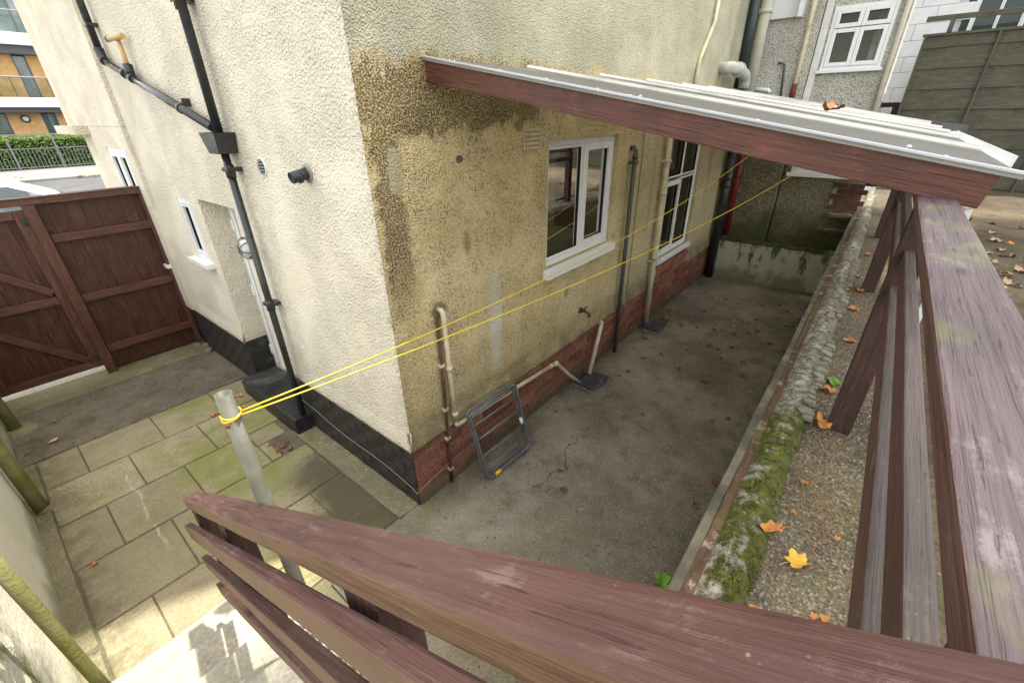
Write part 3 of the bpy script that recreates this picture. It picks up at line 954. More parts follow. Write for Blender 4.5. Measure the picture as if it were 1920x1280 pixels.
MB().rbox(.150, .1765, 1.815, 1.845, .92, 1.12, .004).build('handle', MT['upvc'], door)
MB().rbox(.03, .20, 1.722, 2.478, .095, .135, .006).build('threshold', MT['upvc'], door)
# little details on the yard wall
vent = MB()
vx0, vx1, vz0, vz1 = 1.185, 1.355, 2.205, 2.325
ven = MB().box(vx0 + .004, vx1 - .004, -.003, .01, vz0 + .004, vz1 - .004).build('air_brick', MT['gasket'], house)
m = MB()
for i in range(7): m.box(vx0 + (vx1 - vx0 - .012) * i / 6, vx0 + (vx1 - vx0 - .012) * i / 6 + .009, -.014, -.003, vz0, vz1)
for i in range(5): m.box(vx0 + .0123, vx1 - .0123, -.0132, -.0035, vz0 + (vz1 - vz0 - .011) * i / 4, vz0 + (vz1 - vz0 - .011) * i / 4 + .011)
m.build('vent_grille', MT['cream_pl'], ven)

# rooms behind the glass
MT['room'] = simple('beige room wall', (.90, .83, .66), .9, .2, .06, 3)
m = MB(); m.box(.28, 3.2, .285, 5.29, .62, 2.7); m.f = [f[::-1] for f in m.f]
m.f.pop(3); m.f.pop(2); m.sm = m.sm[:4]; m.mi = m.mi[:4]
m.build('room_interior', MT['room'], house, fix=False)
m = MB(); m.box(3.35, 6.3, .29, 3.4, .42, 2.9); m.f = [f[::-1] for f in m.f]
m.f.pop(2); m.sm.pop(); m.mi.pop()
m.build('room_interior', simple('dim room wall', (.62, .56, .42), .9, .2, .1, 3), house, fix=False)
MT['mahog'] = wood('mahogany', (.17, .045, .03), (.27, .085, .05), wornamt=.0, rough=.35)
bc = thing('wall_shelf', 'dark red wooden wall shelf unit seen through the left-hand pane', 'shelf', (3.07, .78, 1.27))
for (x0, x1, y0, y1, z0, z1, nm) in ((2.96, 3.19, .60, .62, 1.27, 2.0, 'side_panel'), (2.96, 3.19, .90, .92, 1.27, 2.0, 'side_panel'), (3.17, 3.19, .621, .899, 1.27, 2.0, 'back_panel')):
    MB().rbox(x0, x1, y0, y1, z0, z1, .004).build(nm, MT['mahog'], bc)
for z_ in (1.27, 1.5, 1.74, 1.97):
    MB().rbox(2.965, 3.168, .622, .898, z_ + .001, z_ + .025, .003).build('shelf', MT['mahog'], bc)
MB().rbox(2.961, 2.972, .622, .898, 1.30, 1.49, .004).build('drawer', MT['mahog'], bc)
MB().prism([(.62, 2.001), (.90, 2.001), (.88, 2.05), (.80, 2.06), (.76, 2.11), (.68, 2.10), (.66, 2.05)], 2.98, 3.18, 'x').build('crown', MT['mahog'], bc)
iron = thing('steam_iron', 'dark green steam iron standing on end behind the right-hand pane', 'iron', (2.85, .33, 1.245))
m = MB(); m.prism([(2.69, 1.246), (3.0, 1.246), (2.96, 1.36), (2.86, 1.47), (2.81, 1.47), (2.73, 1.36)], .30, .38, 'y')
m.build('body', simple('dark green plastic', (.03, .05, .045), .3, .5), iron)
m = MB(); m.tube([(2.73, .295, 1.29), (2.77, .285, 1.40), (2.83, .285, 1.45), (2.90, .285, 1.39), (2.94, .295, 1.29)], .012, 8); m.build('handle', MT['black_pl'], iron)
MB().rbox(1.4, 3.1, .286, .50, 1.215, 1.243, .004).build('inner_sill', MT['upvc'], house)
window('window', house, 'y', 5.56, *SW_FILL, 1, [(0, .5, 0, 1, False), (.5, 1, 0, 1, False)], .05, .05, None)  # glazing of the added street window

# ------------------------------------------------------------------ things fixed to the passage wall
def bracketed_pipe(name, label, cat, pts, r, mat, brk=(), brk_mat=None, wall='y', group=None, n=12, collars=()):
    t = thing(name, label, cat, pts[-1] if pts[-1][2] < pts[0][2] else pts[0], group)
    MB().tube(pts, r, n).build('pipe', mat, t)
    for (p, d) in collars:
        p = Vector(p); d = Vector(d).normalized()
        MB().tube([p - d * .022, p + d * .022], r * 1.22, n).build('collar', mat, t)
    for p in brk:
        if wall == 'y': MB().rbox(p[0] - r * 1.7, p[0] + r * 1.7, p[1] - r * 1.12, -.001, p[2] - .012, p[2] + .012, .003).build('bracket', brk_mat or mat, t)
        else: MB().rbox(p[0] - r * 1.12, -.001, p[1] - r * 1.7, p[1] + r * 1.7, p[2] - .012, p[2] + .012, .003).build('bracket', brk_mat or mat, t)
    return t


dp = thing('downpipe', 'black rainwater downpipe with square hopper beside the recessed door', 'downpipe', (-.065, 1.42, .03))
MB().tube([(-.06, 1.445, 2.32), (-.06, 1.42, 3.3), (-.06, 1.40, 4.6)], .026, 14).build('upper_pipe', MT['black_pl'], dp)
MB().tube([(-.062, 1.43, .06), (-.062, 1.44, 1.2), (-.062, 1.445, 2.24)], .024, 14).build('lower_pipe', MT['black_pl'], dp)
mh = MB(); c0 = Vector((-.075, 1.49, 2.29))
mh.add([(-.115, 1.385, 2.215), (-.006, 1.385, 2.215), (-.006, 1.545, 2.215), (-.115, 1.545, 2.215), (-.128, 1.345, 2.335), (-.004, 1.345, 2.335), (-.004, 1.585, 2.335), (-.128, 1.585, 2.335)],
       [(0, 1, 2, 3), (0, 4, 5, 1), (1, 5, 6, 2), (2, 6, 7, 3), (3, 7, 4, 0)])
mh.add([(-.12, 1.353, 2.328), (-.012, 1.353, 2.328), (-.012, 1.577, 2.328), (-.12, 1.577, 2.328)], [(0, 1, 2, 3)])
mh.build('hopper', MT['black_pl'], dp)
for z_ in (1.18, 2.12, 3.0):
    MB().rbox(-.094, -.001, 1.39, 1.49, z_ - .012, z_ + .012, .004).build('bracket', MT['black_pl'], dp)
    MB().tube([(-.062, 1.44, z_ - .05), (-.062, 1.44, z_ + .03)], .029 if z_ < 2.2 else .031, 14).build('collar', MT['black_pl'], dp)

dg = thing('waste_pipe', 'grey diagonal waste pipe running down the cream wall into the hopper', 'pipe', (-.06, 1.62, 2.36))
A = Vector((-.055, 3.47, 2.863)); B = Vector((-.065, 1.50, 2.362))
MT['shiny_bk'] = simple('glossy dark pipe', (.035, .037, .042), .16, .6, .15)
MB().tube([A, (A + B) / 2, B], .027, 14).build('pipe', MT['shiny_bk'], dg)
for q in (.03, .26, .34, .77):
    p = A.lerp(B, q); d = (B - A).normalized()
    MB().tube([p - d * .02, p + d * .02], .033, 14).build('collar', MT['black_pl'], dg)
    if q in (.26, .77): MB().rbox(-.05, -.001, p.y - .012, p.y + .012, p.z + .01, p.z + .06, .003).build('bracket', MT['black_pl'], dg)
MB().tube([(-.05, 3.40, 2.845), (-.05, 3.46, 2.87), (-.05, 3.475, 2.94)], .036, 14).build('elbow', MT['black_pl'], dg)
bracketed_pipe('soil_pipe', 'black soil pipe rising from the end of the diagonal pipe', 'pipe', [(-.05, 3.475, 2.93), (-.05, 3.485, 3.6), (-.05, 3.49, 4.8)], .027, MT['black_pl'], [(-.05, 3.48, 3.1)], wall='x')
tb = thing('overflow_pipe', 'tan T-shaped overflow pipe standing on the diagonal pipe', 'pipe', (-.05, 2.95, 2.76))
tan = simple('tan plastic', (.52, .34, .15), .5, .4, .12, 9)
MB().tube([(-.05, 2.85, 2.74), (-.05, 2.855, 2.85), (-.05, 2.86, 2.955)], [.017, .016, .016], 12).build('stem', tan, tb)
MB().tube([(-.045, 2.73, 2.955), (-.075, 2.97, 2.957)], .018, 12).build('cross_piece', tan, tb)
MB().tube([(-.0752, 2.9705, 2.957), (-.079, 3.0, 2.9575)], .0195, 12).build('end_cap', MT['dirt'], tb)
MB().tube([(-.054, 2.845, 2.70), (-.05, 2.85, 2.79)], .032, 12).build('boot', MT['black_pl'], tb)
# round wall vent and boiler flue
wv = thing('wall_vent', 'round white louvred vent cover on the cream wall', 'vent', (-.02, 1.09, 2.09))
Mx = Matrix.Rotation(R(-90), 4, 'Y')
MB().lathe([(.052, 0), (.052, .006), (.047, .009), (.046, .004)], (-.001, 1.09, 2.148), 22, Mx).build('ring', MT['upvc'], wv)
for i in range(5):
    z_ = 2.148 - .036 + i * .018; hw = math.sqrt(max(.0001, .045 ** 2 - (z_ - 2.148) ** 2))
    MB().box(-.014, -.004, 1.09 - hw, 1.09 + hw, z_ - .004, z_ + .004).build('louvre', MT['cable'], wv)
MB().lathe([(.001, .002), (.047, .002)], (-.001, 1.09, 2.148), 22, Mx).build('backing', MT['gasket'], wv)
fl = thing('boiler_flue', 'short black boiler flue sticking out of the cream wall', 'flue', (-.1, .56, 2.09))
MB().lathe([(.048, 0), (.048, .006), (.034, .009)], (-.001, .555, 2.143), 22, Mx).build('wall_ring', MT['cable'], fl)
MB().lathe([(.030, .0), (.030, .088), (.026, .090), (.025, .05), (.001, .045)], (-.010, .555, 2.143), 22, Matrix.Rotation(R(-100), 4, 'Y')).build('tube', MT['black_pl'], fl)
MB().tube([(-.045, .555, 2.132), (-.062, .555, 2.129)], .034, 16).build('cowl', MT['black_pl'], fl)
# caged bulkhead lamp
bl = thing('bulkhead_lamp', 'round caged bulkhead lamp beside the recessed door', 'lamp', (-.04, 1.60, 1.49))
MB().lathe([(.082, 0), (.082, .03), (.07, .036)], (-.001, 1.635, 1.565), 24, Mx).build('base', MT['grey_pl'], bl)
MB().lathe([(.068, .03), (.06, .055), (.04, .072), (.001, .08)], (-.001, 1.635, 1.565), 24, Mx).build('diffuser', simple('frosted glass', (.55, .57, .52), .2, .5), bl)
cage = MB()
for k in range(3):
    a = k * math.pi / 3 + .3
    cage.tube([(-.001 - .034 - .055 * math.sqrt(max(0, 1 - (s_ / 8) ** 2)), 1.635 + math.cos(a) * .08 * s_ / 8, 1.565 + math.sin(a) * .08 * s_ / 8) for s_ in range(-8, 9)], .004, 6)
cage.build('cage', MT['grey_pl'], bl)
# black door step
ds = MB(); ds.rbox(-.155, .19, 1.40, 2.47, -.02, .155, .014)
tag(ds.build('door_step', simple('black painted step', (.022, .022, .024), .45, .4, .35, 7, .006, grime=(.10, .095, .085))), 'black painted concrete step below the recessed white door', 'step')

# ------------------------------------------------------------------ pipes on the yard wall
CP = MT['cream_pl']
wp = thing('waste_pipe', 'cream waste pipe dropping and running along the brick plinth to a gully', 'pipe', (.35, -.04, .05))
MB().tube([(.335, -.002, 1.375), (.335, -.03, 1.375), (.336, -.042, 1.355), (.345, -.045, .9), (.356, -.045, .53)], .0175, 12).build('drop_pipe', CP, wp)
MB().tube([(.356, -.046, .535), (.358, -.046, .505), (.39, -.046, .497), (1.0, -.046, .46), (1.575, -.046, .42)], .0175, 12).build('run_pipe', CP, wp)
MB().tube([(1.555, -.048, .421), (1.61, -.048, .412), (1.635, -.05, .385), (1.80, -.08, .20), (1.97, -.12, .035)], .0165, 12).build('outlet_pipe', CP, wp)
for p, d in (((.343, -.045, .97), (0, 0, 1)), ((.354, -.045, .60), (0, 0, 1)), ((1.52, -.046, .424), (1, 0, -.06)), ((1.60, -.048, .414), (1, 0, 0))):
    p = Vector(p); d = Vector(d).normalized()
    MB().tube([p - d * .02, p + d * .02], .022, 12).build('collar', CP, wp)
wp2 = thing('waste_pipe', 'short slanting cream pipe from the bricks down to the near gully flap', 'pipe', (2.1, -.1, .03))
MB().tube([(2.455, .02, .50), (2.455, -.03, .505), (2.45, -.045, .49), (2.42, -.05, .45), (2.11, -.12, .03)], .021, 12).build('pipe', CP, wp2)
MB().tube([(2.455, -.028, .505), (2.448, -.05, .482)], .027, 12).build('collar', CP, wp2)
bracketed_pipe('copper_pipe', 'thin rusty brown pipe beside the cream waste pipe', 'pipe', [(.305, -.02, 1.33), (.30, -.022, .8), (.285, -.022, .3), (.283, -.022, .02)], .011, simple('rusty brown pipe', (.09, .045, .03), .7, .3, .35, 20),
               [(.302, -.02, 1.0), (.296, -.02, .66), (.288, -.02, .42), (.285, -.02, .14)], CP)
bracketed_pipe('vent_pipe', 'dark grey vertical pipe between the two yard windows', 'pipe', [(2.80, -.002, 2.12), (2.805, -.03, 2.13), (2.81, -.048, 2.10), (2.812, -.05, 1.3), (2.815, -.05, .0)], .022, MT['grey_pl'],
               [(2.81, -.05, 2.0)], collars=[((2.81, -.05, 2.05), (0, 0, 1))])
bracketed_pipe('downpipe', 'cream downpipe beside the tall window ending over a gully flap', 'downpipe', [(3.60, -.05, 2.60), (3.625, -.05, 1.6), (3.63, -.055, .8), (3.64, -.06, .07)], .03, CP,
               [(3.62, -.05, 1.95), (3.63, -.05, .86)], collars=[((3.625, -.05, 1.62), (0, 0, 1)), ((3.63, -.053, .9), (0, 0, 1))])
bracketed_pipe('soil_pipe', 'fat black soil pipe in the far corner of the yard', 'pipe', [(6.08, -.09, .0), (6.05, -.09, 1.2), (6.02, -.09, 2.45)], .065, MT['black_pl'], [(6.04, -.09, 1.52)], collars=[((6.04, -.09, 1.42), (0, 0, 1))], n=16)
redm = simple('dark red paint', (.16, .014, .02), .4, .4, .2, 9)
bracketed_pipe('soil_pipe', 'dark red pipe beside the black soil pipe on the mossy end wall', 'pipe', [(6.45, -.13, .62), (6.43, -.13, 1.4), (6.42, -.13, 2.5)], .05, redm, [], collars=[((6.43, -.13, 1.52), (0, 0, 1))], n=16)
bracketed_pipe('cable_conduit', 'thin grey cable down the ochre wall between the windows', 'cable', [(3.06, -.006, 2.6), (3.07, -.006, 1.6), (3.07, -.006, .62), (3.05, -.03, .44), (2.9, -.03, .30)], .006, MT['cable'], [], n=6)
tp_ = thing('outdoor_tap', 'old brass garden tap low on the ochre wall', 'tap', (2.06, -.05, .72))
br_ = simple('tarnished brass', (.10, .085, .06), .5, .5, .2, 12, metal=.6)
MB().tube([(2.06, .01, .765), (2.06, -.06, .765), (2.06, -.095, .755), (2.06, -.10, .72)], .013, 10).build('spout', br_, tp_)
MB().tube([(2.06, -.05, .765), (2.06, -.055, .80)], .008, 8).tube([(2.02, -.055, .803), (2.10, -.055, .803)], .007, 8).build('handle', br_, tp_)
MB().lathe([(.03, 0), (.03, .008), (.012, .012)], (2.06, -.002, .765), 14, Matrix.Rotation(R(90), 4, 'X')).build('flange', br_, tp_)
hp = MB(); hp.add([(2.30, -.004, .36), (2.36, -.006, .34), (2.41, -.004, .37), (2.40, -.006, .44), (2.37, -.004, .47), (2.31, -.006, .43)], [(0, 1, 2, 3, 4, 5)])

slate_m = simple('dark slate', (.045, .048, .055), .55, .4, .4, 14, .006, grime=(.12, .115, .11))
for (x, y, lab) in ((2.07, -.18, 'curled dark slate flap over the gully under the two cream pipes'), (3.66, -.17, 'curled dark slate flap over the gully under the cream downpipe')):
    g = thing('gully_cover', lab, 'gully cover', (x, y, 0))
    m = MB(); n = 10
    for i in range(n + 1):
        for j in range(7):
            u = -.15 + .30 * i / n; v = -.11 + .22 * j / 6
            zz = .035 + .045 * math.cos(u * 9) * .6 + .02 * mnoise.noise(Vector((u * 12 + x, v * 12, 0)))
            jit = .008 * mnoise.noise(Vector((u * 40, v * 40, x)))
            m.v.append((x + u * (1 + .1 * v) + jit, y + v + jit, max(.012, zz)))
    for i in range(n):
        for j in range(6):
            a = i * 7 + j
            m.f.append((a, a + 1, a + 8, a + 7)); m.sm.append(True); m.mi.append(0)
    o = m.build('slate', slate_m, g, fix=False)
    sm_ = o.modifiers.new('thick', 'SOLIDIFY'); sm_.thickness = .012
    MB().rbox(x - .13, x + .10, y - .08, y + .14, -.004, .018, .006).build('rim', MT['mortar'], g)
# ------------------------------------------------------------------ folded clothes airer leaning on the plinth
dr = thing('clothes_airer', 'folded grey metal clothes airer leaning against the brick plinth', 'clothes airer', (.68, -.2, 0))
air = simple('grey coated metal', (.13, .14, .15), .35, .5, .15, 9)
P00 = Vector((.445, -.225, .012)); P10 = Vector((.93, -.25, .012)); P01 = Vector((.425, -.085, .585)); P11 = Vector((.94, -.09, .575))
nrm_ = (P10 - P00).cross(P01 - P00).normalized()
def ap(u, v, o=0.): return P00.lerp(P10, u).lerp(P01.lerp(P11, u), v) + nrm_ * o
def rr(o, i):
    pts = []
    for (cu, cv, a0) in ((1 - .10 - i, .08 + i, -90), (1 - .10 - i, 1 - .05 - i, 0), (.06 + i, 1 - .05 - i, 90), (.06 + i, .08 + i, 180)):
        for k in range(5):
            a = R(a0 + 90 * k / 4)
            pts.append(ap(cu + math.cos(a) * (.10 if cu > .5 else .06), cv + math.sin(a) * .055, o))
    return pts
for o_i, i_i in ((0.0, 0.), (.022, .012), (-.02, .02)):
    MB().tube(rr(o_i, i_i), .008, 8, closed=True).build('frame_tube', air, dr)
for v_ in (.18, .36, .60, .80, .93):
    MB().tube([ap(.03, v_, .01), ap(.97, v_, .01)], .0068, 8).build('drying_bar', air, dr)
MB().tube([ap(.16, .03, .02), ap(.27, .03, .02)], .016, 10).build('yellow_clip', simple('yellow plastic', (.75, .52, .02), .4, .4), dr)
MB().tube([ap(.93, .42, .02), ap(.93, .50, .02)], .014, 10).build('white_joint', MT['upvc'], dr)

# ------------------------------------------------------------------ steel clothes post with line
gal = NT('weathered galvanised steel', .5, .5)
o_ = gal.obj(); gn = gal.noise(o_, 6, 5, .6)
gc = gal.mix(gal.ss(gn, .35, .7), (.085, .086, .06), (.14, .14, .11))
gc = gal.mix(gal.ss(gal.noise(gal.mapv(o_, (30, 30, 2)), 1., 4), .5, .75, 0., .6), gc, (.085, .072, .045))
gc = gal.mix(gal.ss(gal.noise(o_, 13, 5, .7), .60, .66), gc, (.13, .055, .025))
MT['galv'] = gal.done(gc, gal.bump(gal.noise(o_, 50, 3), .4, .002))
rust = simple('rusty bolt', (.16, .05, .03), .8, .3, .35, 30)
cpz = 1.395
cpx, cpy = -.845, 0.02
cl = thing('clothes_post', 'weathered steel pipe post with rusty bolts holding yellow line', 'post', (cpx, cpy, 0))
m = MB(); m.lathe([(.034, -.03), (.034, cpz), (.028, cpz), (.028, cpz - .12), (.001, cpz - .121)], (cpx, cpy, 0), 28)
m.build('pipe', MT['galv'], cl)
for (dx, dy, z_) in ((.06, -.03, 1.37), (-.04, -.055, 1.27), (.075, .02, 1.285), (-.06, .02, 1.31)):
    v = Vector((dx, dy, 0)); d = v.normalized()
    MB().tube([Vector((cpx, cpy, z_)) + d * .025, Vector((cpx, cpy, z_)) + d * .070], .0045, 8).tube([Vector((cpx, cpy, z_)) + d * .055, Vector((cpx, cpy, z_)) + d * .064], .0095, 6).build('bolt', rust, cl)
yl = simple('yellow plastic line', (.80, .60, .02), .35, .5, .08, 30)
loop = MB()
for k, z_ in enumerate((1.298, 1.288, 1.28)):
    loop.tube([(cpx + .039 * math.cos(a), cpy + .039 * math.sin(a), z_ + .012 * math.sin(a + k)) for a in [2 * math.pi * i / 20 for i in range(20)]], .0042, 6, closed=True)
def wire(pix, p0, p1):
    """line from p0 to p1: sag set from the pixels it passes"""
    pts = []
    N = 40
    sag = pix
    for i in range(N + 1):
        t = i / N
        q = Vector(p0).lerp(Vector(p1), t); q.z -= sag * 4 * t * (1 - t)
        pts.append(q)
    return pts
LA1 = at(1432, 290, x=5.6); LA2 = at(1528, 330, x=5.6)
dA = (LA1 - CAM).normalized(); dB = (LA2 - CAM).normalized()
pA = (cpx + .036, cpy - .012, 1.292); pB = (cpx + .032, cpy - .024, 1.281)
e1 = LA1 + (LA1 - CAM) * .0 + Vector((.0, 0, 0)); e2 = LA2
line = thing('clothes_line', 'yellow clothes line tied round the steel post and strung under the roof', 'clothes line', (cpx, cpy, 1.27))
loop.build('knot', yl, line)
SAG1, SAG2 = .22, .16
MB().tube(wire(SAG1, pA, e1 + Vector((.25, .04, .16))), .0036, 6).build('line', yl, line)
MB().tube(wire(SAG2, pB, e2 + Vector((.25, .03, .2))), .0036, 6).build('line', yl, line)

# ------------------------------------------------------------------ lean-to roof
lr = thing('lean_to_roof', 'lean-to roof of grey translucent sheets on a red-brown joist', 'roof', (3, -1, 2.1))
RX = .41
def rz(y, o=0.): return 2.645 + .186 * y + o
up_n = Vector((0, -.186, 1)).normalized()
beam('rafter', (RX + .024, .0, rz(0) - .045), (RX + .024, -2.085, rz(-2.085) - .045), .048, .082, MT['rafter'], lr, .003, up_n, warp=.0008)
MB().rbox(RX - .004, RX + .05, -.001, .008, 2.565, 2.648, .002).build('rafter_end', simple('fresh orange timber', (.42, .13, .04), .7, .3), lr)
for x in (1.24, 2.14, 3.0, 3.87, 4.75, 5.62, 6.2):
    beam('rafter', (x + .02, -.01, rz(0) - .05), (x + .02, -2.085, rz(-2.085) - .05), .045, .075, MT['post'], lr, 0, up_n, seg=1, warp=0)
sh = NT('grey roofing sheet', .6, .25)
p_ = sh.pos(); sn = sh.noise(sh.mapv(p_, (9, .8, 1)), 3., 5, .6)
sc_ = sh.mix(sh.ss(sn, .3, .7), (.185, .188, .182), (.27, .272, .265))
sc_ = sh.mix(sh.ss(sh.noise(p_, 13, 6, .7), .55, .75, 0., .6), sc_, (.09, .088, .075))
sh.done(sc_)
trn = sh.n.new('ShaderNodeBsdfTranslucent'); trn.inputs[0].default_value = (.90, .88, .82, 1)
mxs = sh.n.new('ShaderNodeMixShader'); mxs.inputs[0].default_value = .55
sh.t.links.new(sh.b.outputs[0], mxs.inputs[1]); sh.t.links.new(trn.outputs[0], mxs.inputs[2])
sh.t.links.new(mxs.outputs[0], sh.n['Material Output'].inputs[0])
MT['sheet'] = sh.m
xs = [RX - .015, 1.24, 2.14, 3.0, 3.87, 4.75, 5.62, 6.35]
for a, b in zip(xs[:-1], xs[1:]):
    m = MB()
    m.add([(a + .003, .0, rz(0)), (b - .003, .0, rz(0)), (b - .003, -2.13, rz(-2.13)), (a + .003, -2.13, rz(-2.13)),
           (a + .003, .0, rz(0, .01)), (b - .003, .0, rz(0, .01)), (b - .003, -2.13, rz(-2.13, .01)), (a + .003, -2.13, rz(-2.13, .01))],
          [(0, 3, 2, 1), (4, 5, 6, 7), (0, 1, 5, 4), (1, 2, 6, 5), (2, 3, 7, 6), (3, 0, 4, 7)])
    m.build('roof_sheet', MT['sheet'], lr)
alum = simple('pale aluminium trim', (.44, .46, .48), .4, .6, .06, 8)
beam('edge_trim', (RX - .008, 0, rz(0, .014)), (RX - .008, -2.14, rz(-2.14, .014)), .016, .009, alum, lr, .003, up_n, warp=0, seg=1)
capm = simple('white glazing bar', (.50, .50, .46), .45, .3, .06, 5, grime=(.32, .31, .27))
for x in xs[1:-1]:
    b_ = MB()
    L = 2.16
    b_.prism([(-.022, 0), (.022, 0), (.022, .006), (.012, .012), (.008, .018), (-.008, .018), (-.012, .012), (-.022, .006)], 0, L, 'x')
    b_.v = [(v[0], v[1], v[2]) for v in b_.v]
    b_.build('glazing_bar', capm, lr, frame_of((x, .0, rz(0, .0105)), (x, -2.13, rz(-2.13, .0105)), up_n))
bolt_m = simple('white bolt cap', (.50, .52, .56), .35, .6, .05)
for (x, y) in ((.47, -.42), (.50, -.65), (.47, -.14), (.47, -1.05), (.56, -1.05), (.47, -1.98), (.62, -1.9), (.47, -1.5), (.49, -.9)):
    MB().lathe([(.008, 0), (.008, .003), (.005, .006), (.001, .007)], (x, y, rz(y, .0105)), 10).build('bolt_cap', bolt_m, lr)
gut = MB()
prof = [(-.055, .045), (-.05, .0), (-.02, -.02), (.02, -.02), (.05, .0), (.055, .045), (.05, .045), (.045, .004), (.018, -.014), (-.018, -.014), (-.045, .004), (-.05, .045)]
gut.prism([(u - 2.19, v + rz(-2.13) - .055) for u, v in prof], 1.35, 6.4, 'x')
gut.build('gutter', MT['upvc'], lr)
MB().prism([(-2.06, 2.235), (-2.30, 2.235), (-2.30, 2.275), (-2.06, 2.31)], 4.1, 4.14, 'x').build('gutter_flashing', MT['grey_pl'], lr)
gp_ = thing('downpipe', 'white square downpipe under the low edge of the lean-to roof', 'downpipe', (2.35, -2.30, T))
MB().rbox(2.33, 2.37, -2.32, -2.28, 1.95, 2.20, .006).build('pipe', MT['upvc'], gp_)
MB().rbox(2.322, 2.378, -2.328, -2.272, 1.90, 1.95, .006).build('socket', MT['upvc'], gp_)
MB().rbox(2.333, 2.367, -2.317, -2.283, T, 1.90, .006).build('lower_pipe', MT['upvc'], gp_)

# ------------------------------------------------------------------ terrace railing (right)
tr_ = thing('terrace_railing', 'weathered maroon timber railing along the raised terrace edge', 'railing', (2.5, -2.0, T))
HZ = 2.195
beam('handrail', (-1.75, -1.992, HZ - .0135), (6.2, -1.992, HZ - .0135), .080, .027, MT['plank'], tr_, .004, seg=30, warp=.0012, side=MT['rail'])
pxs = [-.965, .95, 3.12, 5.2]
for a, b in zip(pxs[:-1], pxs[1:]):
    for z_ in (1.942, 1.806):
        beam('rail', (a + .046, -2.021, z_ - .032), (b - .046, -2.021, z_ - .032), .030, .064, MT['rail'], tr_, .004, seg=12, warp=.0012, seed=z_ + a, top=MT['rail_top'])
for x in pxs[1:]:
    beam('post', (x, -2.035, T - .02), (x, -2.030, HZ - .028), .088, .088, MT['post'], tr_, .005, (1, 0, 0), seg=4)
beam('post', (-.963, -2.03, T - .02), (-.963, -2.03, HZ - .028), .088, .088, MT['post'], tr_, .005, (1, 0, 0), seg=4)

# ------------------------------------------------------------------ stair railing (front)
sr = thing('stair_railing', 'maroon painted timber handrail with three lower rails sloping down the steps', 'railing', (-1.05, -.9, 0))
SL = -.613
def hzf(y): return .984 + SL * (y - .056)
fu = Vector((0, -SL, 1)).normalized()
fu = Vector((0, .613, 1)).normalized()
ye = -1.951
yh = -1.974
beam('handrail', (-1.0775, .066, hzf(.066) - .026), (-1.0775, yh, hzf(yh) - .026), .066, .046, MT['rail'], sr, .004, fu, seg=24, warp=.0016, seed=3, side=MT['rail_side_lit'])
for i, (y0_, z0_, ya, za, w, hh) in enumerate(((.062, .855, -1.60, 1.94, .027, .064), (.05, .646, -1.27, 1.536, .027, .062), (.045, .452, -1.135, 1.295, .027, .060))):
    y1_ = -1.945
    zt = lambda y: z0_ + (za - z0_) * (y - .06) / (ya - .06)
    ub = Vector((0, (za - z0_) / (.06 - ya), 1)).normalized()
    x_ = -1.147 + w / 2
    beam('rail', (x_, y0_, zt(y0_) - hh * .6), (x_, y1_, zt(y1_) - hh * .6), w, hh, MT['rail'], sr, .004, ub, seg=20, warp=.0014, seed=9 + i, side=MT['rail_side_lit'])
for y in (-.055, -.62, -1.50):
    zb = .0 if y > 0 else max(-.02, (.2 - y) * .60 - .02)
    beam('post', (-1.078, y, zb), (-1.078, y, hzf(y) - .048), .085, .058, MT['post'], sr, .004, (1, 0, 0), seg=4)
for (y, x) in ((-1.36, -1.085), (-1.22, -1.062)):
    z_ = hzf(y)
    Ms = Matrix.Rotation(math.atan(.613) * -1, 4, 'X')
    MB().lathe([(.0042, .0), (.0042, .0012), (.0018, .0004)], (x, y, z_ - .002), 10, Ms).build('screw', bolt_m if y > -1.33 else MT['gasket'], sr)

# ------------------------------------------------------------------ retaining wall under the terrace edge
rt = thing('retaining_wall', 'retaining wall between yard and terrace with mossy crumbling mortar coping', 'wall', (3, -1.75, 0))
MB().box(-1.0, 9.0, -1.86, -1.715, -.05, T - .02).build('wall_face', MT['end_rc'], rt)
edge_m = simple('grey green concrete edge', (.12, .11, .078), .9, .2, .4, 9, .006, grime=(.06, .057, .028))
beam('edge_strip', (-1.0, -1.722, T - .03), (9.0, -1.722, T - .03), .036, .06, edge_m, rt, .006, seg=60, warp=.006)
bs = NT('brown brick strip', .9, .2)
p_ = bs.pos(); bn = bs.noise(bs.mapv(p_, (3, 30, 30)), 1.5, 5, .65)
bcx = bs.mix(bs.ss(bn, .35, .65), (.065, .036, .022), (.12, .072, .042))
bcx = bs.mix(bs.ss(bs.noise(p_, 9, 6, .75), .55, .63, 0., .7), bcx, (.32, .30, .24))
bcx = bs.mix(bs.ss(bs.noise(p_, 3, 4, .7), .55, .65, 0., .5), bcx, (.12, .13, .04))
MT['strip'] = bs.done(bcx, bs.bump(bn, .8, .006))
beam('brick_edge', (-1.0, -1.757, T - .022), (9.0, -1.757, T - .022), .036, .05, MT['strip'], rt, .005, seg=60, warp=.006)
